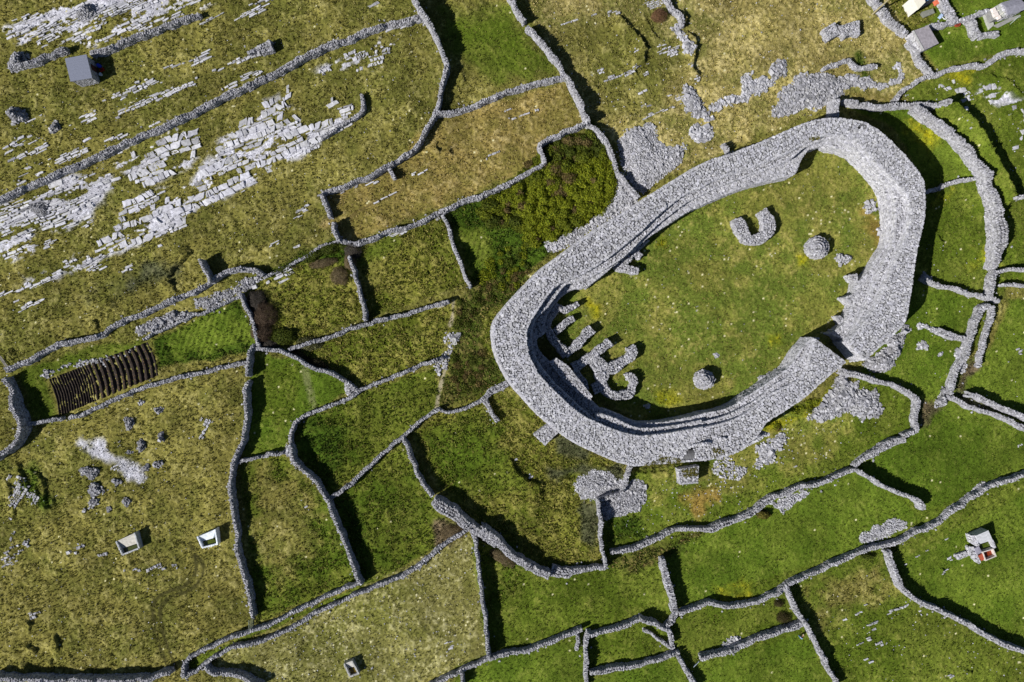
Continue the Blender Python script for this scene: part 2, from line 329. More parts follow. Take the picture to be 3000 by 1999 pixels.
FIELDS = [
 ('green', ['O',(1090,1210),(1500,1070),(1980,870),(2090,640),(2120,430),(2090,230),(2160,150),(2500,100),(2500,1700),(1020,1700)], .6),
 ('rough', ['O',(-60,960),(60,960),(160,960),(390,880),(565,850),(560,1000),(535,1060),(530,1150),(585,1420),(420,1545),(-60,1580)], .8),
 ('dark',  ['B0',(1140,1300),(1420,1200),(1600,1090),(1840,970),(1960,1300),(1890,1400),(1560,1450),(1220,1490)], .5),
 ('vivid', ['B0',(1250,1290),(1600,1120),(1830,1010),(1930,1290),(1600,1380),(1330,1440)], 1.2),
 ('green', ['C0',(150,220),(700,40),(1060,0),(1110,20),(360,280),(440,600),(300,620),(220,500),(150,300)], .6),
 ('vivid', ['O',(585,810),(700,830),(820,890),(680,970),(650,1040),(560,1050),(570,880)], .4),
 ('green', ['O',(590,820),(680,840),(690,940),(640,980),(600,960)], 1.2),
 ('olive', ['O',(680,980),(830,900),(1000,840),(1020,930),(750,1145),(665,1020)], .4),
 ('dark',  ['O',(680,985),(720,950),(800,990),(780,1060),(760,1130),(690,1050)], 1.6),
 ('olive', ['O',(550,1065),(650,1045),(750,1150),(830,1330),(590,1430)], .4),
 ('rough', ['O',(590,1080),(700,1100),(740,1250),(650,1340),(590,1260)], 2.0),
 ('olive', ['O',(755,1150),(930,1010),(1000,1140),(1010,1180),(1080,1220),(840,1350)], .4),
 ('dark',  ['O',(770,1150),(810,1130),(850,1320),(835,1340)], 1.2),
 ('gold',  ['O',(940,1000),(1010,940),(1150,880),(1250,1010),(1440,1070),(1320,1120),(1390,1190),(1380,1290),(1250,1300),(1050,1170)], .4),
 ('olive', ['O',(950,1000),(1010,960),(1100,950),(1180,1010),(1200,1120),(1050,1150)], 1.6),
 ('pale',  ['O',(500,1510),(600,1460),(840,1350),(1080,1230),(1120,1500),(900,1600),(500,1600)], .4),
 ('green', ['O',(430,1520),(600,1445),(830,1345),(840,1355),(600,1455),(440,1545)], .2),
 ('green', ['O',(1100,1220),(1250,1330),(1390,1310),(1520,1290),(1540,1400),(1480,1430),(1120,1500)], .4),
 ('olive', ['O',(1100,1225),(1180,1290),(1200,1340),(1130,1420)], 1.6),
 ('vivid', ['O',(1390,1290),(1620,1230),(1960,1070),(2120,1190),(1980,1260),(1570,1390),(1530,1290)], .4),
 ('yellow',['D2',(1830,840),(2000,800),(2094,880),(2094,930),(1880,930)], 1.5),
 ('scrub', ['D2',(980,600),(1250,570),(1480,470),(1700,400),(1760,430),(1640,510),(1400,640),(1150,720),(990,700)], .8),
 ('green', ['O',(1400,1180),(1480,1090),(1560,1075),(1750,1000),(1960,880),(2110,940),(2090,1000),(1960,1070),(1700,1180),(1400,1260)], .4),
 ('fort',  ['O',(1500,1100),(1600,1070),(1750,1010),(1900,930),(1960,990),(1800,1080),(1650,1130),(1500,1150)], 2.0),
 ('dark',  ['O',(1405,1195),(1470,1190),(1480,1240),(1405,1250)], 1.2),
 ('heath', ['C2',(790,1230),(920,1240),(930,1560),(860,1600),(800,1500),(780,1330)], .9),
 ('vivid', ['O',(1970,1080),(2110,980),(2180,930),(2420,990),(2420,1080),(2130,1170)], .4),
 ('vivid', ['O',(2070,1290),(2420,1100),(2420,1530),(2080,1360)], .4),
 ('green', ['O',(1850,1370),(2060,1290),(2100,1380),(2420,1540),(2420,1620),(1920,1620)], .4),
 ('rough', ['D3',(450,850),(1000,700),(1150,880),(700,960),(550,1100)], 2.0),
 ('green', ['O',(1540,1410),(1820,1360),(1850,1430),(1600,1520)], .4),
 ('vivid', ['O',(1120,1510),(1340,1470),(1330,1620),(1030,1620)], .4),
 ('green', ['O',(1360,1470),(1480,1430),(1540,1500),(1370,1540)], .4),
 ('vivid', ['O',(1360,1560),(1560,1510),(1600,1620),(1360,1620)], .4),
 ('vivid', ['O',(1600,1530),(1850,1450),(1920,1620),(1600,1620)], .4),
 ('fort',  ['O',(1240,770),(1290,680),(1470,560),(1560,470),(1820,380),(1900,330),(1980,380),(2040,480),(2000,620),(1940,700),(1910,780),(1740,900),(1650,960),(1480,975),(1350,900)], .4),
 ('vivid', ['O',(1950,250),(2100,240),(2260,400),(2130,430),(2050,290)], .4),
 ('green', ['O',(2130,440),(2270,410),(2320,490),(2280,680),(2110,640)], .4),
 ('yellow',['B3',(1430,160),(1540,190),(1520,290),(1430,260)], 1.0), ('yellow',['B3',(1690,600),(1830,590),(1840,700),(1750,740)], 1.5),
 ('vivid', ['O',(2100,650),(2250,690),(2170,920),(1960,870),(2080,740)], .4),
 ('vivid', ['O',(2290,700),(2420,640),(2420,990),(2190,910)], .4),
 ('rough', ['O',(2230,820),(2290,700),(2310,650),(2420,640),(2420,680),(2320,690),(2260,830)], .6),
 ('tan',   ['O',(1230,60),(1190,-60),(2010,-60),(2090,80),(2140,160),(2060,230),(1930,240),(1700,330),(1470,430),(1420,330),(1350,270)], .4),
 ('rough', ['O',(1280,60),(1480,40),(1580,130),(1500,260),(1400,250)], 2.5),
 ('rough', ['O',(1000,-60),(1190,-20),(1290,180),(1010,250),(1030,140)], .4),
 ('green', ['O',(1020,20),(1180,20),(1270,170),(1120,190),(1040,130)], 2.0),
 ('brown', ['O',(1010,270),(1300,190),(1350,290),(1240,340),(1250,380),(800,560),(770,540),(750,450),(900,380),(990,280)], .5),
 ('gold',  ['O',(570,640),(740,570),(810,590),(840,730),(680,790),(590,790)], .4),
 ('dark',  ['B1',(230,770),(480,640),(720,540),(860,600),(840,720),(700,680),(480,700),(300,830)], .8),
 ('gold',  ['O',(820,570),(1020,500),(1080,650),(850,730)], .4),
 ('green', ['B1',(930,600),(1000,540),(1180,500),(1180,570),(1000,700),(940,720)], 1.0),
 ('gold',  ['O',(680,800),(1040,690),(1010,830),(830,890),(700,820)], .4),
 ('dark',  ['O',(1030,490),(1250,380),(1260,330),(1380,310),(1420,420),(1300,550),(1200,640),(1090,650)], .5),
 ('green', ['B1',(1640,440),(1900,420),(1950,620),(1800,760),(1700,660)], 1.5),
 ('scrub', ['O',(1050,690),(1090,650),(1200,640),(1190,700),(1140,760),(1140,800),(1170,880),(1010,940),(1020,830),(1040,770)], .6),
 ('gold',  ['O',(1110,740),(1150,690),(1130,760),(1135,820),(1110,800)], .6),
 ('gold',  ['C2',(170,350),(270,350),(450,560),(640,720),(800,850),(560,980),(300,950),(220,800)], .8),
 ('heath', ['C2',(600,740),(720,720),(860,830),(830,920),(620,860)], .9), ('heath',['C2',(540,990),(700,960),(1100,960),(1080,1050),(740,1040),(560,1060)], .9),
 ('purple',['D1',(1500,330),(1640,340),(1740,420),(1640,480),(1500,510)], 1.0),
 ('purple',['C3',(1640,200),(1780,60),(1740,220),(1640,330),(1600,390),(1560,350)], .6),
 ('heath', ['C3',(1560,400),(1640,370),(1720,430),(1880,520),(1780,520),(1640,470)], .6),
 ('purple',['C3',(1330,460),(1450,490),(1480,530),(1400,590),(1290,660),(1280,560)], .6),
 ('vivid', ['O',(2020,-60),(2420,-60),(2420,100),(2150,150),(2090,80)], .4),
 ('gold',  ['O',(2040,-20),(2130,0),(2150,50),(2100,80),(2060,30)], .8),
 ('green', ['O',(2070,220),(2150,170),(2420,110),(2420,460),(2300,440),(2240,300),(2150,240)], .5),
 ('yellow',['A3',(1500,570),(1600,530),(1700,540),(1680,600),(1540,610)], 1.2),
 ('yellow',['A3',(1180,960),(1300,930),(1420,1020),(1400,1100),(1280,1080)], 1.8),
 ('brown', ['A3',(720,720),(850,690),(1000,720),(1110,740),(1100,790),(850,780),(740,740)], .6),
 ('brown', ['B1',(760,380),(700,370),(640,420),(720,430)], .6),
 ('yellow',['F6',(600,90),(680,80),(700,150),(620,170)], .8), ('yellow',['F1',(700,200),(770,210),(760,320),(720,330)], .8),
 ('yellow',['F7',(530,30),(640,20),(680,90),(580,120),(530,90)], 1.0), ('yellow',['F2',(770,370),(850,370),(830,450),(770,450)], .8),
 ('yellow',['B3',(350,660),(440,670),(430,730),(360,730)], .6), ('ochre',['B3',(880,330),(1030,330),(1040,500),(980,560),(900,430)], 1.2),
 ('ochre', ['C2',(1500,1180),(1680,1140),(1800,1200),(1720,1280),(1540,1260)], 1.5),
 ('yellow',['F6',(840,640),(1040,430),(1080,440),(900,640),(560,760),(540,720)], .7),
 ('scrub', ['F7',(370,560),(560,500),(700,520),(700,560),(400,590)], .5),
 ('dark',  ['A3',(800,410),(850,380),(900,560),(850,640),(820,520)], .8),
 ('dark',  ['C0',(0,940),(260,960),(420,1250),(300,1300),(120,1000)], 2.5),
 ('heath', ['B0',(1100,700),(1300,720),(1310,860),(1000,900),(800,960),(700,1010),(900,870)], 2.0),
]
KINDS['bare'] = KINDS['rock']
FIELDS += [('bare', ['C0',(620,800),(690,770),(800,830),(870,860),(970,870),(1030,950),(1130,1030),(1130,1060),(1060,1100),(970,1080),(970,1030),(900,980),(800,920),(700,880)], 1.0)]
FIELDS += [('rock', sp, .7) for sp in (
 ['A0',(870,1190),(1050,1080),(1280,990),(1500,930),(1590,960),(1480,1050),(1540,1190),(1440,1290),(1310,1340),(1150,1420),(1000,1390),(930,1310)],
 ['A0',(1420,1440),(1580,1260),(1680,1120),(1790,1010),(1930,880),(2000,790),(2091,770),'A1',(150,780),(300,740),(400,860),(480,880),(500,980),(740,920),(850,930),(700,1030),(540,1150),(330,1240),(60,1420),'B0',(1910,110),(1700,220),(1500,290),(1400,420),(1130,520),(900,630),(740,660),(720,610),(860,480),(950,330),(950,240),(1200,160),(1430,110)],
 ['B0',(-60,260),(200,210),(400,60),(700,20),(880,50),(870,150),(680,320),(540,460),(300,440),(250,500),(290,600),(40,700),(-60,640)],
 ['A0',(20,230),(270,90),(600,20),(820,-40),(1420,-40),(1640,10),(1280,150),(950,260),(820,330),(560,330),(180,340),(40,290)],
 ['A1',(570,560),(720,450),(950,400),(1240,260),(1240,320),(1080,500),(780,540),(640,580)], ['C0',(620,800),(690,770),(870,860),(970,870),(1130,1030),(1130,1060),(1060,1100),(970,1080),(900,980),(700,880)],
 ['B0',(200,830),(500,700),(720,610),(940,620),(500,800),(200,920)], ['A3',(1760,670),(1870,640),(1960,740),(2110,800),(2110,960),(1990,850),(1760,710)])]
EXCL = [W(T('C0', [(350,280),(1140,-10),(1225,265),(435,595)]))]
TRACKS = [(['D0',(1440,490),(1480,560),(1500,640),(1500,740),(1420,830),(1290,870),(1190,920),(1160,1000),(1170,1100),(1200,1250),(1290,1460)], .55, (52,50,24)),
          (['D0',(1480,600),(1550,640),(1560,740),(1490,850),(1340,900),(1240,960),(1215,1050),(1240,1180),(1290,1320),(1360,1470)], .5, (52,50,24)),
          (['C1',(500,190),(520,300),(550,400),(565,500)], 1.0, (104,108,62)),
          (['C1',(1600,120),(1570,250),(1530,400),(1515,510)], .5, (150,140,110)),
          (['B1',(1640,1000),(1640,1100),(1620,1180)], .5, (150,140,110)),
          (['B1',(850,360),(950,290),(1100,220),(1280,140)], .3, (96,84,44))]

def make_ground():
    d = .152
    def axis(half):
        a = np.arange(-half, half + d / 2, d); o = []; x = half; st = d
        while x < 3200: st *= 1.35; x += st; o.append(x)
        return np.r_[-np.array(o[::-1]), a, np.array(o)]
    X = axis(98.0); Y = axis(66.5); nx, ny = len(X), len(Y)
    x, y = [a.ravel() for a in np.meshgrid(X, Y)]
    N = len(x); core = (np.abs(x) < 99) & (np.abs(y) < 67)
    n_big = fbm(x, y, 11, 3, 1); n_mid = fbm(x, y, 2.6, 3, 11); n_fin = fbm(x, y, .45, 2, 21); wn_ = hash2(np.round(x / d), np.round(y / d), 3)
    # streaks in long grass, combed along the wind
    th = math.radians(-35); xr = x * math.cos(th) + y * math.sin(th); yr = -x * math.sin(th) + y * math.cos(th)
    streak = fbm(xr / 2.4, yr, .36, 3, 41)
    clump = fbm(x, y, 1.25, 2, 61)
    # warped coordinates for ragged field borders
    wx = x + 1.3 * (fbm(x, y, 2.2, 3, 31) - .5) * 2; wy = y + 1.3 * (fbm(x, y, 2.2, 3, 37) - .5) * 2
    P = np.zeros((N, 12)) # c1 c2 c3 amp straw fleck
    def par(k):
        c1, c2, c3, a, s_, f = KINDS[k]; return np.r_[lin(*c1) * .74, lin(*c2) * .74, lin(*c3) * .74, a, s_, f]
    P[:] = par('rough')
    for kind, spec, soft in FIELDS:
        poly = W(MT(spec)); lo = poly.min(0) - 4; hi = poly.max(0) + 4
        m = np.where((x > lo[0]) & (x < hi[0]) & (y > lo[1]) & (y < hi[1]))[0]
        k = max(.25, soft); xx = x[m] + (wx[m] - x[m]) * min(k, 1.6); yy = y[m] + (wy[m] - y[m]) * min(k, 1.6)
        ins = inpoly(xx, yy, poly); dd = segdist(xx, yy, poly, True)[0]; sdist = np.where(ins, dd, -dd)
        w = sstep(-soft, soft, sdist + soft * 1.2 * (n_mid[m] - .5) * 2)[:, None]
        if kind == 'rock':
            ta = math.radians(24); u_ = x[m] * math.cos(ta) + y[m] * math.sin(ta); v_ = -x[m] * math.sin(ta) + y[m] * math.cos(ta)
            w = w * sstep(.54, .58, fbm(u_ / 4.5, v_, 1.5, 4, 402) + .35 * (n_mid[m] - .5) + .25 * (n_fin[m] - .5))[:, None]
        P[m] = P[m] * (1 - w) + par(kind)[None] * w
    c1, c2, c3 = P[:, 0:3], P[:, 3:6], P[:, 6:9]; amp, straw, fleck = P[:, 9], P[:, 10], P[:, 11]
    a = sstep(.36, .64, .55 * n_big + .45 * n_mid)[:, None]
    c = c1 * a + c2 * (1 - a)
    tall = sstep(.12, .24, amp)
    g = n_fin * (1 - tall) + streak * tall
    g2 = .5 * g + .25 * clump + .25 * n_mid
    s_ = (sstep(.60 - straw * .35, .92 - straw * .35, g2) * .75)[:, None]
    c = c * (1 - s_) + c3 * s_
    patch = fbm(x, y, 5.0, 4, 201)[:, None]; c = c * (.62 + .76 * patch)
    c = c * (.80 + .40 * wn_[:, None]) * (.86 + .28 * n_fin[:, None])
    f = (hash2(np.round(x / (2 * d)), np.round(y / (2 * d)), 77) < fleck * sstep(.35, .6, n_mid))[:, None]
    c = np.where(f, lin(196, 190, 140)[None] * .7, c)
    dk = (vnoise(x / .7, y / .7, 83) > .93)[:, None] & (amp > .1)[:, None]
    c = np.where(dk, c * np.array([.72, .72, .7]), c)
    for spec, wd, colr in TRACKS:
        pts = resample(W(MT(spec)), .6)[0]; lo = pts.min(0) - 2; hi = pts.max(0) + 2
        m = np.where((x > lo[0]) & (x < hi[0]) & (y > lo[1]) & (y < hi[1]))[0]
        dd = segdist(x[m], y[m], pts)[0]
        w = (sstep(wd, wd * .3, dd + .5 * (n_mid[m] - .5)) * sstep(.3, .6, n_fin[m] + .15))[:, None] * .85
        c[m] = c[m] * (1 - w) + lin(*colr)[None] * .74 * w; amp[m] *= (1 - .6 * w[:, 0])
    global LOOK; LOOK = (X, Y, P.reshape(ny, nx, 12).copy(), n_mid.reshape(ny, nx))
    z = gz(np.where(core, x, np.clip(x, -99, 99)), np.where(core, y, np.clip(y, -67, 67)))
    mic = .45 * (streak - .5) * 2 * tall + (.45 * (n_fin - .5) * 2) * (1 - tall) + .8 * (clump - .5) + .28 * (wn_ - .5)
    hole = np.where(vnoise(x / .55, y / .55, 99) > .88, -.5, 0)
    z = z + (amp + .03) * (mic * 1.9 + hole)
    # old cultivation ridges showing through the sward
    for spec, ang, per, h in [(['B0',(1200,1290),(1600,1110),(1840,980),(1960,1290),(1560,1420),(1230,1470)], None, .95, .045),
                              (['B1',(1600,420),(1780,380),(1960,560),(1800,760),(1700,640)], None, 1.0, .05),
                              (['C1',(150,90),(480,180),(560,490),(400,560),(130,700)], None, 1.1, .02)]:
        poly = W(MT(spec)); m = inpoly(x, y, poly); t = math.radians(-18)
        u = x * math.cos(t) + y * math.sin(t) + .5 * n_mid; z = np.where(m, z + h * np.sin(u / per * 2 * math.pi), z)
    z = np.where(core, z, -.2); c = np.where(core[:, None], c, lin(96, 98, 40)[None] * .6)
    me = bpy.data.meshes.new('ground'); me.vertices.add(N); me.vertices.foreach_set('co', np.c_[x, y, z].ravel())
    i = (np.arange(ny - 1)[:, None] * nx + np.arange(nx - 1)[None]).ravel(); F = np.stack([i, i + 1, i + 1 + nx, i + nx], 1)
    me.loops.add(F.size); me.loops.foreach_set('vertex_index', F.ravel().astype(np.int32))
    me.polygons.add(len(F)); me.polygons.foreach_set('loop_start', (np.arange(len(F)) * 4).astype(np.int32)); me.polygons.foreach_set('loop_total', np.full(len(F), 4, np.int32))
    me.polygons.foreach_set('use_smooth', np.ones(len(F), bool))
    ca = me.attributes.new('col', 'FLOAT_COLOR', 'POINT'); ca.data.foreach_set('color', np.c_[np.clip(c * KG * np.array([1.0, 1.02, 1.18]), 0, 1), np.ones(N)].astype(np.float32).ravel())
    me.update(calc_edges=True); me.materials.append(M_GROUND)
    o = bpy.data.objects.new('ground', me); COL.objects.link(o); tag(o, kind='structure')
    return o
make_ground()

def make_tufts():
    """grass tussocks: small splayed fans of blades all over the turf"""
    X, Y, P, nm = LOOK; n = 260000
    x = rng.uniform(-95, 95, n); y = rng.uniform(-64.5, 64.5, n)
    ix = np.clip(np.searchsorted(X, x), 1, len(X) - 1); iy = np.clip(np.searchsorted(Y, y), 1, len(Y) - 1); p = P[iy, ix]
    amp = p[:, 9]; cl = fbm(x, y, 1.6, 2, 301)
    keep = rng.random(n) < np.clip(.25 + amp * 2.6, 0, 1) * sstep(.25, .6, cl + .12)
    x, y, p, amp = x[keep], y[keep], p[keep], amp[keep]
    ex = np.zeros(len(x), bool)
    for q in EXCL: ex |= inpoly(x, y, q)
    x, y, p, amp = x[~ex], y[~ex], p[~ex], amp[~ex]; n = len(x); z = gz(x, y)
    k = rng.random(n)[:, None]; st = rng.random(n) < p[:, 10] * .8
    c = np.where(st[:, None], p[:, 6:9] * 1.05, p[:, 0:3] * k + p[:, 3:6] * (1 - k)) * rng.uniform(.7, 1.35, (n, 1)) * KG * np.array([1.0, 1.02, 1.15])
    V = []; C = []
    s = (.10 + amp * .75) * rng.uniform(.6, 1.4, n)
    for b in range(4):
        a = rng.uniform(0, 6.283, n); o = np.stack([np.cos(a), np.sin(a)], 1); t = np.stack([-o[:, 1], o[:, 0]], 1); ln = s * rng.uniform(.7, 1.2, n); w = s * .42
        b0 = np.c_[x, y]; up = (.03 + amp * rng.uniform(.35, .95, n))
        q = [np.c_[b0 - t * (w * .5)[:, None], z - .05], np.c_[b0 + t * (w * .5)[:, None], z - .05], np.c_[b0 + o * (ln * .7)[:, None] + t * (w * .55)[:, None], z + up + .05], np.c_[b0 + o * (ln * .8)[:, None] - t * (w * .55)[:, None], z + up + .04]]
        V.append(np.stack(q, 1)); C.append(np.repeat(c * rng.uniform(.85, 1.15, (n, 1)), 4, 0))
    V = np.concatenate(V); mb = MB(); mb.add(V.reshape(-1, 3), [np.arange(len(V) * 4).reshape(-1, 4)], np.concatenate(C))
    tag(mb.build('grass', M_LEAF), kind='stuff')

# ------------------------------------------------------------------ dry stone builders
def stone_run(mb, spec, w, h, cope=True, base=.335, flat=False, noz=False, closed_px=False):
    """a dry stone wall along the photo points of its top; w in metres (number or list), h in metres"""
    px = MT(spec) if isinstance(spec[0], str) else spec
    hh = np.max(h); P = W(px, hh if np.ndim(h) == 0 else np.mean(h))
    n = len(P); wv = np.broadcast_to(np.asarray(w, float), (n,)); hv = np.broadcast_to(np.asarray(h, float), (n,))
    q, t = resample(np.c_[P, wv, hv], .30)
    n = len(q); d = np.gradient(q[:, :2], axis=0) if n > 1 else np.array([[1, 0]]); d /= np.linalg.norm(d, axis=1)[:, None] + 1e-9
    nr = np.stack([-d[:, 1], d[:, 0]], 1); ya = np.arctan2(d[:, 1], d[:, 0])
    sd_ = rng.integers(1, 9999)
    q[:, :2] += nr * (.34 * (vnoise(t / 1.3, t * 0, sd_) - .5))[:, None]
    wv = q[:, 2] * (1 + .5 * (vnoise(t / .9, t * 0, sd_ + 1) - .5)); hv = q[:, 3] * (1 + .3 * (vnoise(t / 1.7, t * 0, sd_ + 2) - .5) - .3 * sstep(.8, .95, vnoise(t / 2.6, t * 0, sd_ + 3)))
    zb = np.zeros(n) if noz else gz(q[:, 0], q[:, 1])
    # core
    ci = np.maximum(wv / 2 - .16, .06); L = q[:, :2] + nr * ci[:, None]; R = q[:, :2] - nr * ci[:, None]; top = zb + np.maximum(hv - .26, .05)
    V = np.r_[np.c_[L, zb - .6], np.c_[R, zb - .6], np.c_[L, top], np.c_[R, top]]; i = np.arange(n - 1)
    mb.add(V, [np.stack([i, i + 1, i + 1 + 2 * n, i + 2 * n], 1)[:, ::-1], np.stack([i + n, i + 1 + n, i + 1 + 3 * n, i + 3 * n], 1),
               np.stack([i + 2 * n, i + 1 + 2 * n, i + 1 + 3 * n, i + 3 * n], 1)[:, ::-1],
               np.array([[0, n, 3 * n, 2 * n], [n - 1, 2 * n - 1, 4 * n - 1, 3 * n - 1][::-1]])], SD * 1.3)
    # side courses
    ch = .25
    for k in range(int(max(1, np.ceil((hh - .22) / ch)))):
        for s_ in (-1, 1):
            z = (k + .42) * ch; ok = z < hv - .16
            if not ok.any(): continue
            m = ok.sum(); bt = .09 * (1 - z / np.maximum(hv[ok], .2))
            o = q[ok, :2] + nr[ok] * (s_ * (wv[ok] / 2 - .13 + bt))[:, None] + d[ok] * rng.uniform(-.12, .12, (m, 1))
            mb.rocks(np.c_[o, zb[ok] + z + rng.normal(0, .025, m)], np.stack([rng.uniform(.13, .25, m), rng.uniform(.11, .19, m), rng.uniform(.09, .15, m)], 1),
                     ya[ok] + rng.normal(0, .15, m), .10, col=stonecol(m, base))
    # end stones
    for e, sg in ((0, -1), (n - 1, 1)):
        for k in range(int(max(1, round(hv[e] / ch)))):
            m = max(1, int(round(wv[e] / .35))); off = (np.arange(m) + .5) / m - .5
            o = q[e, :2] + nr[e] * (off * wv[e])[:, None] + d[e] * sg * .02
            mb.rocks(np.c_[o, np.full(m, zb[e] + (k + .42) * ch)], np.stack([rng.uniform(.12, .2, m), rng.uniform(.12, .2, m), rng.uniform(.09, .14, m)], 1), ya[e] + rng.normal(0, .2, m), .1, col=stonecol(m, base))
    # top
    if flat:
        rows = max(2, int(round(np.mean(wv) / .34)))
        for r in range(rows):
            off = (r + .5) / rows - .5; m = n
            o = q[:, :2] + nr * (off * (wv - .1) + rng.uniform(-.08, .08, m))[:, None] + d * rng.uniform(-.13, .13, (m, 1))
            mb.rocks(np.c_[o, zb + hv - .14 + rng.normal(0, .05, m)], np.stack([rng.uniform(.12, .24, m), rng.uniform(.11, .2, m), rng.uniform(.08, .17, m)], 1), rng.uniform(0, 3.14, m), .25, .28, col=stonecol(m, base + .02))
    else:
        sub = np.linspace(0, n - 1, int(n * 1.75)); i0 = np.clip(sub.astype(int), 0, n - 2); f = (sub - i0)[:, None]
        c = q[i0, :2] * (1 - f) + q[i0 + 1, :2] * f; m = len(c); rows = max(2, int(round(np.mean(wv) / .36)))
        for r in range(rows):
            off = (r + .5) / rows - .5
            keep = rng.random(m) < .93; k = keep.sum()
            o = c[keep] + nr[i0[keep]] * (off * wv[i0[keep]] * .92 + rng.normal(0, .05, k))[:, None] + d[i0[keep]] * rng.normal(0, .04, (k, 1))
            hz = rng.uniform(.12, .24, k)
            mb.rocks(np.c_[o, zb[i0[keep]] + hv[i0[keep]] - .22 + hz * .55], np.stack([rng.uniform(.05, .11, k), rng.uniform(.14, .25, k), hz], 1),
                     ya[i0[keep]] + rng.normal(0, .3, k), .22, .25, col=stonecol(k, base + .02))

TPX = .3826 * S      # one tile pixel in metres
def strewn(mb, spec, off):
    q, t = resample(W(MT(spec)), .8); n = len(q); 
    if n < 3: return
    d = np.gradient(q, axis=0); d /= np.linalg.norm(d, axis=1)[:, None] + 1e-9; nr = np.stack([-d[:, 1], d[:, 0]], 1)
    k = rng.random(n) < .16 + .5 * (vnoise(t / 3, t * 0, int(rng.integers(99))) > .72); q = q[k] + nr[k] * (rng.choice([-1, 1], k.sum()) * (off + np.abs(rng.normal(.12, .3, k.sum()))))[:, None]; m = len(q); r = rng.uniform(.07, .17, m)
    mb.rocks(np.c_[q, gz(q[:, 0], q[:, 1]) + .05], np.stack([r * 1.3, r, r * .7], 1), rng.uniform(0, 3, m), .3, .25, col=stonecol(m, .34))
def wall(label, spec, w=36, h=1.3, name='stone_wall', cat='stone wall', group='dry stone walls round the fields', **kw):
    mb = MB(); stone_run(mb, spec, np.asarray(w, float) * TPX * .64, np.asarray(h) * 1.1, **kw); strewn(mb, spec, np.max(w) * TPX * .4)
    return tag(mb.build(name, M_STONE), label, cat, group)

def scatter_poly(poly, sp, n_edge=.5):
    """jittered grid of points inside a polygon (world), with distance to its edge"""
    lo = poly.min(0); hi = poly.max(0); nx = int((hi[0] - lo[0]) / sp) + 2; ny = int((hi[1] - lo[1]) / sp) + 2
    gx, gy = np.meshgrid(np.arange(nx), np.arange(ny)); gx = gx.ravel().astype(float); gy = gy.ravel().astype(float); gx += .5 * (gy % 2)
    x = lo[0] + (gx + rng.uniform(-.4, .4, len(gx))) * sp; y = lo[1] + (gy + rng.uniform(-.4, .4, len(gx))) * sp
    wx = x + n_edge * 2 * (vnoise(x / 1.1, y / 1.1, 55) - .5); wy = y + n_edge * 2 * (vnoise(x / 1.1, y / 1.1, 56) - .5)
    m = inpoly(wx, wy, poly); d = segdist(wx[m], wy[m], poly, True)[0]
    return x[m], y[m], d

def pile_into(mb, spec, h=.6, fall=2.0, size=(.10, .24), sp=.26, base=.39, dens=1.0, edge=.5, layers=1, noz=False, big=.04):
    px = MT(spec) if isinstance(spec[0], str) else spec
    poly = W(px, h * .5); EXCL.append(poly)
    if h > .25:   # solid heart under the loose stones
        s2 = .55; x, y, d = scatter_poly(poly, s2, edge); k = d > .35
        z = (0 if noz else gz(x[k], y[k])) + h * sstep(0, fall, d[k]) - .16
        mb.rocks(np.c_[x[k], y[k], z - .3], np.tile([[.42, .42, .40]], (k.sum(), 1)), rng.uniform(0, 3, k.sum()), .1, .15, col=np.tile(SD * 1.5, (k.sum(), 1)))
    for l in range(layers):
        x, y, d = scatter_poly(poly, sp, edge); keep = rng.random(len(x)) < dens * (.6 + .4 * sstep(0, .8, d)) * (.75 + .5 * (vnoise(x / 1.4, y / 1.4, 44) > .25)); x, y, d = x[keep], y[keep], d[keep]; n = len(x)
        if n == 0: continue
        z = (0 if noz else gz(x, y)) + h * sstep(0, fall, d) * (.85 + .3 * vnoise(x / .8, y / .8, 4)) + rng.normal(0, .05, n) - l * .08
        r = rng.uniform(size[0], size[1], n) * np.where(rng.random(n) < big, 1.9, 1)
        mb.rocks(np.c_[x, y, z], np.stack([r * rng.uniform(.8, 1.4, n), r * rng.uniform(.7, 1.1, n), r * rng.uniform(.5, .9, n)], 1), rng.uniform(0, 3.14, n), .35, .28, col=stonecol(n, base))

def fringe(mb, spec, size):
    """stray stones rolled out beyond the edge of a spread"""
    q, t = resample(W(MT(spec) if isinstance(spec[0], str) else spec), .35, False); n = len(q); c = q.mean(0)
    o = q - c; o /= np.linalg.norm(o, axis=1)[:, None] + 1e-9; k = rng.random(n) < .8; q = q[k] + o[k] * np.abs(rng.normal(0, .55, (k.sum(), 1))) + rng.normal(0, .2, (k.sum(), 2)); m = len(q)
    r = rng.uniform(size[0], size[1], m) * .9; mb.rocks(np.c_[q, gz(q[:, 0], q[:, 1]) + .04], np.stack([r * 1.2, r, r * .7], 1), rng.uniform(0, 3, m), .3, .25, col=stonecol(m, .4))
def pile(label, spec, name='rubble_pile', cat='rubble pile', group='loose stone spreads round the fort', **kw):
    mb = MB(); pile_into(mb, spec, **kw);
    return tag(mb.build(name, M_STONE), label, cat, group)

def ellipse(tile, cx, cy, rx, ry, n=14, wob=.12):
    c = T(tile, [(cx, cy)])[0]; s_ = TILES[tile][2]
    return [(c[0] + s_ * rx * (1 + rng.uniform(-wob, wob)) * math.cos(t), c[1] + s_ * ry * (1 + rng.uniform(-wob, wob)) * math.sin(t)) for t in np.linspace(0, 2 * math.pi, n, endpoint=False)]

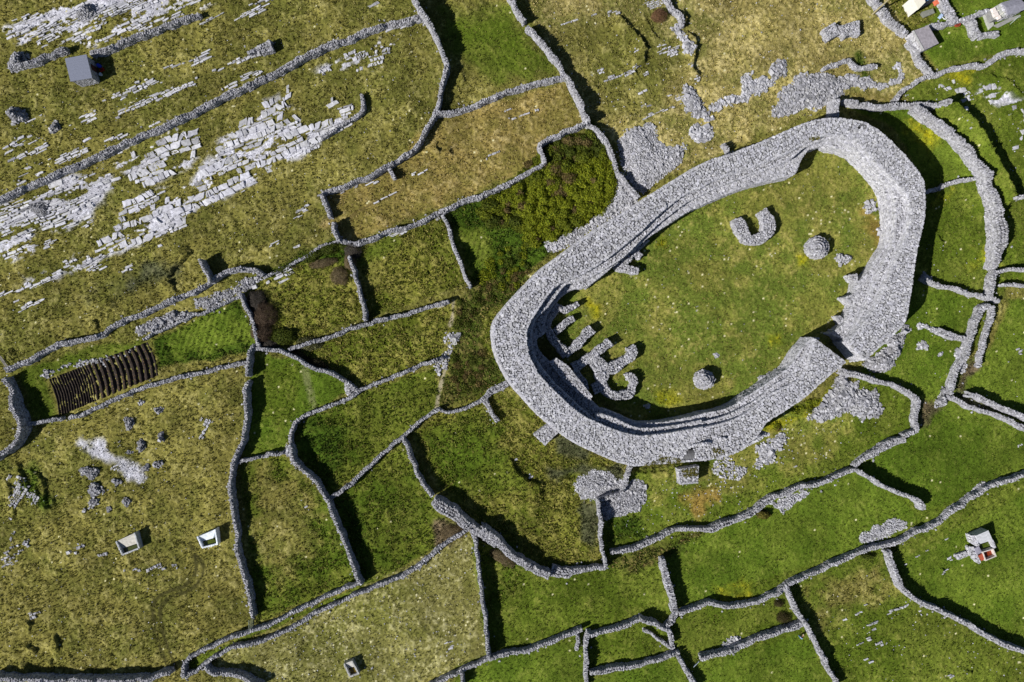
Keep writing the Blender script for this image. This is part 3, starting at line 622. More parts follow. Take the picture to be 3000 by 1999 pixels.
def band(mb, A, B, zA, zB, n=160, face=None, faceB=None, ends=True, sp=.40, base=.37, smooth=True, var=.03, batter=.0):
    """a flat-topped course of masonry between two edges traced in the photo (A = inner, B = outer)"""
    zA = np.broadcast_to(np.asarray(zA, float), (n,)); zB = np.broadcast_to(np.asarray(zB, float), (n,))
    a = W(resn(MT(A), n, smooth), zA); b = W(resn(MT(B), n, smooth), zB)
    na = len(a); i = np.arange(na - 1)
    # body
    lowA = (zA - (face or .5)); lowB = (zB - (faceB or .5))
    ba = a - b; ba /= np.linalg.norm(ba, axis=1)[:, None] + 1e-9
    a_in = a - ba * .14; b_in = b + ba * .14
    V = np.r_[np.c_[a_in + ba * batter * (face or 0), lowA], np.c_[a_in, zA - .14], np.c_[b_in, zB - .14], np.c_[b_in - ba * batter * (faceB or 0), lowB]]
    F = [np.stack([i + k * na, i + 1 + k * na, i + 1 + (k + 1) * na, i + (k + 1) * na], 1) for k in range(3)]
    F.append(np.array([[0, na, 2 * na, 3 * na], [na - 1, 2 * na - 1, 3 * na - 1, 4 * na - 1][::-1]]))
    mb.add(V, F, SD * 1.2)
    # paving of stones on the top
    la = np.r_[0, np.cumsum(np.hypot(*np.diff((a + b) / 2, axis=0).T))]; Ltot = la[-1]
    nu = max(2, int(Ltot / sp))
    for iu in range(nu):
        u = (iu + .5) / nu * Ltot; k = min(np.searchsorted(la, u), na - 1); wd = np.linalg.norm(a[k] - b[k]); nv = max(1, int(round(wd / sp * 1.05)))
        uu = np.clip(u + rng.uniform(-.35, .35, nv) * sp, 0, Ltot); v = (np.arange(nv) + .5 + rng.uniform(-.3, .3, nv)) / nv
        ax = np.stack([np.interp(uu, la, a[:, c]) for c in (0, 1)], 1); bx = np.stack([np.interp(uu, la, b[:, c]) for c in (0, 1)], 1)
        p = ax * (1 - v[:, None]) + bx * v[:, None]; z = zA[k] * (1 - v) + zB[k] * v - .08 + rng.normal(0, var, nv)
        r = sp * rng.uniform(.36, .60, nv)
        BUF.append(np.c_[p, z, r * rng.uniform(.9, 1.3, nv), r * rng.uniform(.75, 1.0, nv), rng.uniform(.07, .13, nv), rng.uniform(0, 3.14, nv)])
    flush(mb, .08, .20, base)
    # faces
    for e, z1, dep, sg in ((a, zA, face, 1), (b, zB, faceB, -1)):
        if not dep: continue
        le = np.r_[0, np.cumsum(np.hypot(*np.diff(e, axis=0).T))]; m = max(2, int(le[-1] / .36))
        for k in range(int(dep / .26) + 1):
            u = (np.arange(m) + rng.uniform(.2, .8, m)) / m * le[-1]
            p = np.stack([np.interp(u, le, e[:, c]) for c in (0, 1)], 1); g = np.stack([np.interp(u, le, ba[:, c]) for c in (0, 1)], 1) * sg
            dr = np.stack([np.interp(u, le, np.gradient(e[:, c])) for c in (0, 1)], 1)
            z = np.interp(u, le, z1) - .15 - k * .26
            p = p + g * (batter * (k * .26 + .15) - .10 + rng.normal(0, .03, m))[:, None]
            mb.rocks(np.c_[p, z], np.stack([rng.uniform(.15, .27, m), rng.uniform(.14, .2, m), rng.uniform(.11, .16, m)], 1), np.arctan2(dr[:, 1], dr[:, 0]) + rng.normal(0, .1, m), .06, .18, col=stonecol(m, base))
    if ends:
        for k in (0, na - 1):
            p0, p1 = a[k], b[k]; l = np.linalg.norm(p1 - p0); m = max(1, int(l / .36)); ang = math.atan2(*(p1 - p0)[::-1]); dp = max(face or .5, faceB or .5)
            for c in range(int(dp / .26) + 1):
                v = (np.arange(m) + rng.uniform(.2, .8, m)) / m
                mb.rocks(np.c_[p0 + (p1 - p0) * v[:, None], max(zA[k], zB[k]) - .15 - c * .26 + 0 * v], np.stack([rng.uniform(.15, .26, m), rng.uniform(.14, .2, m), rng.uniform(.11, .16, m)], 1), ang + rng.normal(0, .1, m), .06, .18, col=stonecol(m, base))
BUF = []
def flush(mb, tilt, jit, base):
    if not BUF: return
    b = np.concatenate(BUF); BUF.clear()
    mb.rocks(b[:, :3], b[:, 3:6], b[:, 6], tilt, jit, col=stonecol(len(b), base))

def masonry_block(mb, px, z1, z0=-.5, sp=.36, base=.38, top=True):
    """solid block of masonry with a traced top outline"""
    p = W(px, z1); c = p.mean(0); q = c + (p - c) * (1 - .12 / np.maximum(np.linalg.norm(p - c, axis=1), .3))[:, None]
    mb.prism(q, z0, z1 - .12, SD * 1.2)
    if top:
        x, y, d = scatter_poly(p, sp, .0); n = len(x); r = sp * rng.uniform(.4, .62, n)
        mb.rocks(np.c_[x, y, z1 - .09 + rng.normal(0, .04, n)], np.stack([r * 1.1, r * .9, rng.uniform(.07, .12, n)], 1), rng.uniform(0, 3.14, n), .12, .2, col=stonecol(n, base))
    for a, b in zip(p, np.roll(p, -1, 0)):
        l = np.linalg.norm(b - a); m = max(1, int(l / .34)); ang = math.atan2(*(b - a)[::-1])
        for k in range(int((z1 - z0) / .25) + 1):
            v = (np.arange(m) + rng.uniform(.25, .75, m)) / m
            mb.rocks(np.c_[a + (b - a) * v[:, None] + (c - a) / (np.linalg.norm(c - a) + .01) * .1, z1 - .14 - k * .25 + 0 * v], np.stack([rng.uniform(.14, .24, m), rng.uniform(.12, .17, m), rng.uniform(.1, .15, m)], 1), ang + rng.normal(0, .1, m), .06, .18, col=stonecol(m, base))

# ------------------------------------------------------------------ the ring fort
FO = ['F6',(1143,268),(985,395),(880,495),(790,560),(680,630),(575,690),(540,770),(440,868),'F7',(1110,462),(1010,500),(880,525),(700,535),(560,548),(360,565),
      'F8',(1010,750),(930,735),(830,695),(740,655),(620,600),(540,545),(440,470),(340,380),(270,300),(200,225),(150,165),(100,70),(65,0),
      'F1',(40,500),(33,410),(45,340),(85,285),(150,205),(245,105),(345,0),'F2',(0,570),(110,495),(200,425),(300,350),(430,265),(560,195),(650,130),(760,60),(860,0),
      'F3',(0,390),(100,345),(190,325),(300,280),(420,235),(550,180),(680,120),(790,80),(890,63),(1000,65),(1130,85),
      'A3',(870,935),(985,1000),(1080,1085),(1200,1210),(1310,1350),(1332,1420),(1335,1550),'F4',(865,200),(860,330),(830,450),(800,580),(785,700),(770,800),(755,895),
      'F5',(735,310),(715,360),(590,480),(440,610)]
FT = ['F6',(925,105),(850,370),(730,435),(600,495),(440,635),(300,690),(150,725),(0,752),'F7',(900,282),(760,312),(560,345),(430,357),(380,352),(240,315),(60,235),
      'F8',(720,440),(600,360),(430,200),(340,100),'F1',(340,680),(285,590),(268,480),(272,380),(330,285),(440,120),(515,65),'F2',(110,690),(280,620),(400,540),(520,450),(620,365),(660,330),(840,165),(1000,50),
      'F3',(0,560),(100,490),(330,420),(560,330),(640,295),(720,245),(860,185),(900,175),(1000,190),(1110,225),
      'A3',(700,1010),(810,1080),(900,1170),(990,1280),(1120,1390),(1180,1480),'F4',(720,130),(760,220),(760,320),(740,450),(650,640),(560,860),'F5',(520,235),(450,330),(330,480)]
FM = ['F6',(915,102),(770,360),(610,440),(520,540),(280,655),(130,690),(0,708),'F7',(900,232),(700,275),(500,303),(390,297),(330,275),(240,225),(100,185),
      'F8',(780,455),(650,350),(500,205),'F1',(480,790),(345,630),(310,530),(300,410),(330,310),(410,250),(475,160),(520,100),'F2',(150,690),(300,655),(420,590),(550,510),(690,360),(860,215),(1000,115),
      'F3',(0,610),(110,550),(330,470),(560,385),(650,345),(720,270),(860,215),(900,205),(1000,215),(1090,250),
      'A3',(640,1070),(740,1100),(830,1170),(930,1280),(1060,1420),'F4',(570,40),(640,130),(660,250),(650,400),(640,520),(560,660),(500,800),'F5',(480,160),(400,320),(310,470)]
FL = ['F6',(905,97),(815,190),(760,300),(680,350),(520,465),(440,510),(380,560),(280,605),(150,625),(0,668),'F7',(960,187),(820,212),(700,240),(560,265),(440,270),(380,262),(250,197),(150,160),
      'F8',(800,370),(715,290),(600,200),'F1',(560,730),(430,625),(345,545),(330,455),(400,432),(388,370),(415,275),(470,205),(530,145),'F2',(200,725),(275,728),(425,608),(460,570),(600,470),(715,365),(860,275),(1000,182),
      'F3',(0,676),(190,590),(345,530),(480,497),(600,472),(665,461),(680,400),(660,350),(700,300),(830,255),(890,225),(910,262),(1000,275),(1060,300),
      'A3',(780,1165),(860,1240),(922,1307),'F4',(550,80),(590,150),(600,200),(612,300),(610,430),(600,520),(550,580),(500,670),(440,750),'F5',(395,60),(385,150),(350,250),(310,350),(270,400),(190,420)]
TURF = []
def make_fort():
    c = W([(2000, 800)])[0]; root = empty('stone_ring_fort', c)
    tag(root, 'huge oval ring fort of grey dry stone with stepped terraces inside', 'ring fort')
    def zal(path, knots):
        p = np.array(resn(MT(path), 520)); t = [int(np.argmin(np.hypot(*(p - np.array(T(k[0], [k[1]])[0])).T))) for k in knots]; o = np.argsort(t)
        return np.interp(np.arange(520), np.array(t)[o], np.array([k[2] for k in knots], float)[o])
    zt = 6.0
    KM = (('F6',(770,360),5.5),('F7',(700,275),4.9),('F8',(650,350),5.0),('F1',(345,630),5.1),('F2',(300,655),5.0),('F2',(860,215),5.0),('F3',(550,385),5.2),('F4',(660,250),4.5),('F5',(400,320),4.4))
    KL = (('F6',(760,300),5.0),('F6',(380,560),4.3),('F7',(560,265),3.9),('F8',(800,370),3.0),('F1',(430,625),2.2),('F1',(400,432),2.2),('F1',(470,205),2.6),('F2',(275,728),3.6),('F2',(715,365),3.8),('F3',(345,530),4.0),('F3',(700,300),3.6),('F4',(610,430),2.8),('F5',(350,250),2.8),('F5',(190,420),2.4))
    zm = zal(FM, KM); zmT = zal(FT, KM); zl = zal(FL, KL); zlM = zal(FM, KL)
    m = MB(); band(m, FT, FO, zt, zt, 520, 1.8, 6.4, sp=.40, batter=.10, base=.42); adopt(root, m.build('rampart', M_STONE))
    m = MB(); band(m, FM, FT, zm, zmT, 520, 2.8, .6, sp=.38, base=.42); adopt(root, m.build('terrace', M_STONE))
    m = MB(); band(m, FL, FM, zl, zlM, 520, 4.6, .6, sp=.38, base=.42); adopt(root, m.build('terrace', M_STONE))
    # raised inner walk along the west half of the rampart, with its own kerb
    KI = ['F8',(430,200),(340,100),'F1',(340,680),(285,590),(268,480),(272,380),(330,285),(440,120),(515,65),'F2',(110,690),(280,620),(400,540),(520,450),(620,365),(660,330),(840,165)]
    KO = ['F8',(330,200),(250,70),'F1',(215,620),(165,520),(150,400),(165,310),(230,215),(330,110),(400,20),'F2',(40,560),(190,500),(380,430),(480,345),(600,245),(700,170),(830,125)]
    m = MB(); band(m, KI, KO, 6.3, 6.3, 220, .4, .4, sp=.44, base=.41); adopt(root, m.build('raised_walk', M_STONE))
    for spec in (['F7',(1010,365),(900,400),(790,420),(700,425)], ['F6',(600,770),(520,800),(440,850)]):
        m = MB(); stone_run(m, spec, .3, 6.15, noz=True, base=.46); adopt(root, m.build('kerb', M_STONE))
    # stair blocks and buttress teeth on the inner faces (top outlines)
    for px, z in ((['F5',(240,305),(265,300),(320,350),(285,375)], 1.8), (['F5',(295,175),(370,145),(390,230),(370,240)], 2.6), (['F5',(340,15),(385,10),(390,60),(365,60)], 2.6),
                  (['F5',(185,420),(215,400),(420,600),(375,615)], 1.0), (['F5',(215,400),(290,380),(440,560),(380,570)], 2.0), (['F3',(600,300),(650,300),(675,365),(620,385)], 3.4),
                  (['F5',(365,145),(385,60),(440,40),(430,180),(400,240)], 2.6), (['F5',(300,350),(340,250),(400,230),(340,400),(230,410)], 2.6),
                  (['F2',(260,715),(410,590),(428,610),(275,732)], 1.3), (['F2',(270,640),(395,550),(412,575),(290,670)], 3.8)):
        m = MB(); masonry_block(m, MT(px), z); adopt(root, m.build('stair_block', M_STONE))
    m = MB(); masonry_block(m, MT(['F1',(430,625),(480,600),(560,655),(700,830),(725,860),(715,890),(640,850),(520,740)]), 3.6); adopt(root, m.build('stair_block', M_STONE))
    # fallen stones along the inner foot by the entrance
    for px in (['F6',(520,455),(525,380),(570,340),(620,330),(650,380),(600,430)], ['F6',(680,340),(740,260),(800,250),(815,180),(860,130),(880,160),(800,300),(700,370)], ['F6',(420,530),(440,480),(500,470),(530,470)]):
        m = MB(); pile_into(m, px, .5, .8, noz=True); adopt(root, m.build('tumbled_stone', M_STONE))
    TURF.append(root)
    return root
make_fort()

# ------------------------------------------------------------------ ruins and huts inside and against the fort
def hut(label, walls, group=None, cat='stone hut', name='hut_ruin', noz=True):
    c = W(MT(walls[0][0]))[0]; root = empty(name, c); tag(root, label, cat, group)
    for spec, w, h in walls:
        m = MB(); stone_run(m, spec, w * .4184 * S * 1.08, h, noz=noz, flat=True, base=.36); adopt(root, m.build('wall', M_STONE))
    return root
G = 'hut foundations inside the ring fort'
hut('ruined stone hut with three arms under the west rampart', [(['F1',(495,235),(445,285),(412,350),(425,420),(480,490),(545,575)], 52, 1.7), (['F1',(480,225),(535,272),(570,250),(625,213)], 36, 1.5),
     (['F1',(475,408),(530,360),(592,315)], 40, 1.6), (['F1',(545,572),(620,500),(725,395)], 52, 1.6)], G)
hut('maze of curved hut walls beside the terrace steps in the southwest', [(['F1',(850,485),(780,545),(700,605),(600,660)], 52, 1.6), (['F1',(610,680),(650,745),(685,815)], 46, 1.6), (['F1',(725,590),(765,680),(800,755),(795,800),(745,820)], 56, 1.6),
     (['F1',(735,575),(785,640),(840,672),(920,645),(990,595),(1018,555),(1000,520)], 66, 1.6), (['F1',(790,660),(830,720),(800,790),(840,850),(930,875),(1005,835),(1032,775),(1005,725),(975,735)], 50, 1.6)], G)
hut('small two-armed hut foundation hanging off the northwest terrace', [(['F2',(470,555),(540,590),(640,605)], 48, 1.4), (['F2',(540,575),(575,500),(625,440),(705,385)], 54, 1.5), (['F2',(615,465),(660,505)], 38, 1.4)], G)
hut('U-shaped hut foundation standing alone on the fort grass', [(['F3',(270,770),(290,830),(320,890),(370,915),(430,905),(485,860),(490,790),(445,715)], 70, 1.4)], G)
hut('roofless pair of stone blocks with a gap on tan grass by the sheds', [(['A3',(600,205),(620,240),(640,275)], 75, 1.3), (['A3',(700,245),(760,215),(830,215)], 95, 1.3), (['A3',(655,195),(700,215)], 20, 1.0)], None, 'ruin', noz=False)
def cairn(label, tile, cx, cy, r, h, group):
    m = MB(); px = ellipse(tile, cx, cy, r, r, 18, .05); masonry_block(m, px, h * .55, -.4)
    ctr = T(tile, [(cx, cy)])[0]
    for k, f in enumerate((.82, .6, .36)):
        masonry_block(m, [(ctr[0] + (p[0] - ctr[0]) * f, ctr[1] + (p[1] - ctr[1]) * f) for p in px], h * (.72, .88, 1.0)[k], h * .5)
    return tag(m.build('stone_cairn', M_STONE), label, 'cairn', group)
GC = 'round drystone mounds in the fort'
cairn('tall round drystone mound beside a flat stone spread', 'F4', 113, 540, 78, 2.4, GC)
cairn('tall round drystone mound near the southern terraces', 'F6', 155, 390, 70, 2.6, GC)
tag((lambda m: (pile_into(m, ellipse('F4', 285, 618, 66, 46), .3, .8, (.09, .18), .22, noz=True), m.build('stone_spread', M_STONE))[1])(MB()), 'flat oval spread of loose stones on fort grass', 'rubble pile')
for lab, t, x, y, r in (('small heap of loose stones between mound and yellow flowers', 'F6', 243, 215, 20), ('small heap of stones near the curled hut wall', 'F7', 468, 142, 22), ('pale boulder near the eastern inner terrace', 'F4', 540, 425, 16),
                        ('thin patch of broken stone on grass left of the eastern terrace', 'F4', 480, 250, 60)):
    pile(lab, ellipse(t, x, y, r, r * .8), 'stone_heap', 'stone heap', None, h=.25 if r < 30 else .08, fall=.5, dens=1 if r < 30 else .45, noz=True, size=(.12, .3))
def block(label, px, h, name, cat, group=None, grass=None):
    m = MB(); masonry_block(m, MT(px), h); o = m.build(name, M_STONE); tag(o, label, cat, group)
    return o
block('square drystone plinth against the south-west outer face', ['C2',(430,720),(540,638),(612,700),(515,795)], 2.2, 'buttress', 'buttress')
BUTT = [None]
BUTT[0] = block('drystone buttress with grassy top on the south outer face', ['C2',(1535,985),(1690,960),(1685,1085),(1550,1098)], 2.2, 'buttress', 'buttress')

# ------------------------------------------------------------------ field walls
wall('dark wall running up right behind the grey-roofed shed', ['A0',(1520,110),(1390,150),(1260,195),(1150,240),(1020,290),(900,340),(790,385),(690,402)], 52, 1.2)
wall('short wall ending left of the grey-roofed shed', ['A0',(490,380),(380,405),(270,455),(150,500),(60,500)], 56, 1.3)
wall('very long straight wall dividing the grass from bare limestone', ['A0',(-120,1570),(0,1510),(200,1430),(400,1340),(600,1250),(800,1170),(960,1090),(1100,1030),(1300,950),(1500,850),(1700,740),(1900,650),(2091,560),'A1',(420,470),(560,395),(700,340),(850,290),(1000,230),(1150,180),(1280,150),(1390,128)], 58, 1.2)
wall('high wall at the upper end of the long straight wall with deep shadow', ['A1',(1330,-40),(1350,0),(1390,90),(1420,130),(1480,220),(1530,320),(1570,420),(1590,500),(1575,560),(1550,650),(1530,740),(1505,830),(1490,880)], [34,34,34,40,36,36,40,60,34,32,32,32,34], [3.2,3.2,3.2,3.2,3.2,3.0,2.6,2.2,1.8,1.7,1.6,1.6,1.5])
wall('curving wall below the limestone field going down left to a gap', ['A1',(1490,880),(1460,950),(1410,1040),(1360,1110),(1290,1180),(1200,1230),(1130,1280),(1000,1350),(870,1400),(760,1440),(640,1480)], 40, 1.4)
wall('short stub wall hanging from the curving wall', ['A1',(1145,1280),(1160,1320),(1180,1365)], 34, 1.2)
wall('wall between the greenish field and the brown strip', ['A1',(1490,880),(1560,870),(1680,840),(1850,790),(2000,730),'A2',(120,740),(260,690),(400,650),(540,620),(665,592)], 44, 1.3)
wall('short wall at the top edge above a gateway gap', ['A2',(240,-40),(260,0),(300,70),(352,158)], 44, 1.7)
wall('pale wall from the gateway gap down past a metal gate', ['A2',(385,198),(430,260),(500,340),(570,420),(620,490),(665,560),(690,600),(720,660),(760,740),(800,830),(838,935)], 40, [1.6,1.6,1.7,1.7,1.7,1.6,1.6,2.0,2.4,2.6,2.4])
wall('sinuous wall between the scrub and the grey scree fan', ['A2',(838,940),(900,980),(950,1040),(1000,1110),(1040,1190),(1060,1270),(1090,1340),(1150,1410),(1230,1505)], 40, 1.8)
wall('wall along the top of the scrub field with a corner', ['A2',(832,948),(720,985),(600,1040),(485,1088),(465,1130),(490,1180),(515,1240)], 40, 1.7)
wall('wall between the brown strip and the scrub field', ['A2',(515,1242),(420,1300),(300,1370),(180,1430),(60,1480),'B1',(1830,204),(1700,240),(1560,310),(1400,390),(1250,440),(1100,480),(1000,530),(900,560),(785,548)], 46, 1.2)
wall('stubby wall at the left end of the brown strip above its opening', ['B1',(630,185),(665,260),(690,350)], 42, 1.7)
wall('stubby wall at the left end of the brown strip below its opening', ['B1',(712,402),(735,470),(762,535)], 40, 1.9)
wall('thin low wall running left from the brown strip corner', ['B1',(740,545),(640,572),(560,622),(470,690),(350,742),(230,790),(190,812)], 22, .8)
wall('wall on the right side of the tall golden grass', ['B1',(1560,342),(1600,440),(1640,560),(1690,700),(1730,800),(1765,888)], 30, 1.6)
wall('wall between two golden grass fields', ['B1',(850,660),(870,740),(900,860),(940,1000),(967,1140)], 30, 1.6)
wall('wall below the two golden grass fields', ['B1',(1600,1008),(1450,1052),(1300,1092),(1150,1132),(1000,1167),(870,1202),(750,1252),(640,1292),(500,1325),(380,1372)], 36, 1.3)
wall('thin wall between the green ridged strip and dark bushes', ['B0',(1830,945),(1880,1050),(1930,1170),(1965,1290),(1975,1345)], 24, 1.5)
wall('long wavy wall from the left gate up to a rounded end', ['B0',(40,1530),(150,1480),(280,1420),(370,1350),(500,1320),(650,1290),(780,1250),(870,1180),(980,1130),(1100,1090),(1200,1050),(1300,1000),(1430,950),(1550,900),(1640,830),(1740,770),(1850,745),(1940,760),(2010,800)], 48, 1.2)
wall('low retaining wall above the green ridged strip', ['B0',(1840,962),(1700,1012),(1600,1082),(1480,1107),(1350,1172),(1200,1232),(1100,1290)], 20, .7)
wall('isolated upright slab wall with a broad shadow on rough grass', ['B0',(1525,682),(1560,760),(1602,852)], 22, 2.3)
wall('thick dark wall at the left edge below the gate', ['C0',(10,290),(50,380),(85,470),(125,570),(150,640),(150,700),(100,780),(0,860),(-80,910)], 48, 2.3)
wall('wall along the foot of the ploughed plot', ['C0',(1890,172),(1820,167),(1700,202),(1560,237),(1400,272),(1230,312),(1100,352),(980,402),(860,452),(740,512),(640,562),(530,592)], 36, .9)
wall('short low wall left of the ploughed plot', ['C0',(168,642),(280,630),(380,607),(465,592)], 30, 1.1)
wall('short wall above a narrow gap near the ploughed plot', ['C0',(1925,35),(1905,100),(1890,180),(1890,262)], 32, 1.8)
wall('long wall down the right of the rough left pasture', ['C0',(1888,312),(1875,380),(1880,480),(1885,580),(1875,680),(1850,780),(1800,900),(1770,970),(1760,1080),(1770,1220),(1780,1340),(1790,1440),'D0',(1795,430),(1810,560),(1840,700),(1880,820),(1905,930),(1920,1080)], 34, 1.8)
wall('short cross wall between the mown field and the field below', ['C0',(1805,935),(1860,920),(1960,890),(2060,875),'C1',(200,870),(330,862)], 28, 1.1)
wall('bent wall over the mown green field under dark shrubs', ['C1',(80,55),(160,52),(240,65),(320,77),(400,110),(480,160),(570,205),(660,227),(760,270),(840,330),(895,382)], 36, 1.5)
wall('wall looping round the dark grass field', ['C1',(1560,130),(1450,160),(1330,212),(1200,262),(1100,302),(1000,342),(900,387),(850,430),(750,477),(640,517),(520,562),(440,612),(400,672),(390,740),(387,800)], 32, 1.2)
wall('high wall from the stone heap down to a T junction', ['C1',(385,800),(400,880),(450,960),(520,1020),(590,1080),(620,1150),(668,1226)], 34, 1.9)
wall('straight diagonal wall rising from the T junction', ['C1',(672,1226),(780,1150),(900,1060),(1000,960),(1130,840),(1250,730),(1350,640),(1450,570),(1528,522)], 34, 1.2)
wall('wall running down from the T junction to the narrow lane', ['C1',(672,1230),(720,1330),(760,1430),(810,1560),'D1',(850,620),(890,740),(932,818)], 30, 2.1)
wall('wall ending at a gap left of the tall golden grass', ['C1',(1250,742),(1300,820),(1330,930),(1370,1030),(1420,1110),(1475,1186)], 30, 1.7)
wall('broken low wall curving toward the fort south-west side', ['C1',(1530,522),(1590,555),(1680,540),(1780,500),(1870,440),(1950,370),(2070,318)], [24,24,24,28,50,66,60], .8)
wall('short stone spur below the broken wall by the fort', ['C1',(1885,465),(1930,540),(1975,610)], [60,44,36], 1.0)
wall('broad bank wall sweeping down right with deep shadow', ['D1',(1490,190),(1600,250),(1700,320),(1790,400),(1900,470),(2000,550),'D2',(0,360),(120,460),(200,550),(330,655),(430,715),(540,760)], [110,130,110,80,70,70,70,80,80,80,80,90], 2.3)
wall('low wall joining the broad bank to the grassy track', ['D2',(570,725),(650,745),(740,722),(850,702),(975,690)], [120,120,80,46,46], 1.2)
wall('narrow upright wall left of the dark green corner', ['C2',(930,1222),(940,1330),(945,1430),(950,1568),'D2',(955,540),(970,612),(980,690)], 26, 2.0)
wall('curved outer kerb wall round the upper scree below the fort', ['C2',(1165,965),(1150,1040),(1110,1150),(1050,1190),(930,1208)], 36, 1.5)
wall('bulky ragged wall along the foot of the slope below the fort', ['D2',(1025,580),(1150,560),(1270,530),(1350,480),(1450,430),(1550,395),(1700,395),(1780,410),(1850,370),(1950,340),(2094,280),'C3',(130,1222),(300,1152),(420,1102),(560,1092),(650,1042),(740,1002),(810,982)], [40,44,56,56,50,40,40,70,66,66,70,60,56,50,46,46,40,40], 1.3)
wall('wide rubble wall between the ragged wall and the stile', ['C3',(800,955),(900,890),(1000,820),(1100,775),(1185,762)], [40,56,80,90,60], 1.2)
wall('short tilted wall piece at the end of the curving wall', ['C3',(1175,722),(1225,705),(1280,690)], 50, 1.2)
wall('wall with heather on its inner side between two vivid fields', ['C3',(840,1000),(950,1075),(1050,1125),(1150,1168),(1250,1195),(1310,1235),(1330,1290)], [26,26,28,34,44,44,40], 2.0)
wall('serpentine wall from the fort entrance round the rubble', ['C3',(700,225),(850,272),(1000,312),(1150,352),(1250,412),(1300,455),(1275,540),(1265,600),(1275,680)], [60,56,44,44,46,50,44,40,40], 1.3)
wall('broad pale wall descending the east annexe', ['B3',(1830,1030),(1780,1060),(1730,1180),(1690,1320),(1640,1440),'C3',(1620,160),(1580,260),(1530,400)], [70,80,50,48,46,46,44,46], 1.5)
wall('thin outer wall beside the heathery strip', ['B3',(1860,1040),(1850,1150),(1810,1270),(1775,1380),(1755,1500)], 20, 1.2)
wall('pale wall running down right to the picture edge', ['C3',(1520,422),(1640,492),(1780,542),(1900,572),(2010,622),(2150,690)], [40,36,34,40,50,60], 1.0)
wall('dark wall above the pale wall at the right edge', ['C3',(1690,405),(1780,442),(1900,492),(2000,532),(2150,600)], 48, 1.6)
wall('very long wall from the right edge along the lower meadows', ['D3',(2180,-40),(2050,5),(1900,42),(1800,92),(1680,170),(1560,250),(1460,335),(1390,380),(1280,415),(1150,485),(1000,532),(860,555),(780,592),(650,652),(500,722),(350,792),(260,842),(200,892),(100,932),(0,962),'D2',(2000,985),(1880,1000),(1800,960),(1740,970),(1650,1010),(1550,1040)], 42, 1.3)
wall('wall curving down right beside the water tank field', ['D3',(1060,575),(1110,690),(1140,800),(1190,880),(1280,950),(1400,1002),(1520,1052),(1650,1112),(1780,1192),(1920,1272),(2094,1342),(2200,1390)], 44, 1.8)
wall('wall dropping to the bottom edge past the bent person', ['D3',(290,852),(310,930),(350,1020),(410,1092),(460,1182),(510,1272),(560,1392),(620,1502),(690,1610)], 36, 1.6)
wall('wall on the upper side of the bent person field', ['D3',(405,1120),(300,1162),(150,1202),(0,1262),'D2',(2000,1312),(1850,1352),(1715,1392)], 56, 1.3)
wall('wide leaning wall at the left end of the vivid long meadow', ['D2',(1420,632),(1440,720),(1470,850),(1505,960),(1520,1042)], [44,70,76,70,56], 1.9)
wall('short winding wall below the wide leaning wall', ['D2',(1520,1055),(1470,1120),(1450,1152),(1490,1210),(1492,1280)], 42, 1.2)
wall('wall on the upper side of the small corner paddock', ['D2',(1250,1087),(1100,1142),(1000,1182),(870,1212)], 40, 1.2)
wall('grassy bank wall on the right of the small corner paddock', ['D2',(1250,1090),(1350,1122),(1440,1172)], 34, 1.7)
wall('low crumbling wall edge between bank and gap', ['D2',(1270,1180),(1340,1200),(1400,1250),(1500,1310)], 26, .6)
wall('short wall dropping to the bottom edge in the middle', ['D2',(850,1192),(835,1280),(832,1400),(835,1610)], 38, 1.5)
wall('wall on the lower side of the green middle field', ['D2',(795,1170),(650,1222),(500,1282),(350,1332),(200,1362),(92,1390)], 44, 1.2)
wall('tiny stub wall by the narrow gap', ['D2',(772,1215),(765,1260),(755,1320)], 28, .9)
wall('wall running down left from the flecked pale field corner', ['D2',(90,1392),(0,1432),'D1',(1800,1442),(1680,1492),(1560,1547),(1460,1600)], 38, 1.1)
wall('straight tall wall on the right of the pale flecked field', ['D1',(1775,400),(1800,480),(1820,560),(1840,740),(1860,920),(1890,1130),(1912,1390)], [40,50,26,26,26,28,28], 2.2)
wall('long wall on the upper side of the pale flecked field', ['D1',(1745,395),(1600,500),(1450,612),(1350,692),(1250,752),(1100,822),(950,872),(800,942),(650,1002),(550,1062),(450,1132),(300,1212),(150,1262),(0,1292),'D0',(1740,1320),(1640,1380),(1560,1440),(1480,1492),(1425,1530)], 36, 1.1)
wall('upper wall of the narrow green lane', ['D1',(925,805),(800,852),(650,922),(500,992),(350,1072),(200,1142),(90,1180),(0,1212),'D0',(1800,1210),(1650,1272),(1530,1342),(1425,1392),(1405,1450),(1412,1520)], 34, 1.2)
wall('wall along the bottom left picture edge', ['D0',(-60,1535),(0,1545),(200,1552),(500,1562),(800,1562),(1000,1557),(1150,1547),(1200,1522),(1290,1500)], 46, 1.8)
wall('small bent wall under the lane end', ['D0',(1580,1452),(1610,1512),(1700,1502),(1850,1522),(1990,1600)], 42, 1.5)
wall('lower wall of the small corner paddock', ['D2',(870,1500),(960,1492),(1080,1452),(1150,1467),(1250,1442),(1400,1392),(1540,1347)], [30,50,56,44,40,40,40], 1.2)
wall('sloping bank wall at the bottom right of the paddock', ['D2',(1535,1385),(1590,1462),(1650,1560),(1680,1620)], [30,50,60,60], 1.3)
wall('tiny wall end at the bottom edge beside a shadow', ['D1',(1695,1500),(1710,1540),(1720,1600)], 26, 1.6)
wall('ragged wall from the top edge down to the stone shed', ['A3',(920,-40),(950,0),(1000,60),(1050,130),(1110,190),(1200,250)], [50,50,60,66,62,56], 1.1)
wall('wall continuing from the stone shed to the lane wall', ['A3',(1225,310),(1285,390),(1300,450),(1350,520),(1400,570)], [60,60,52,50,50], 1.2)
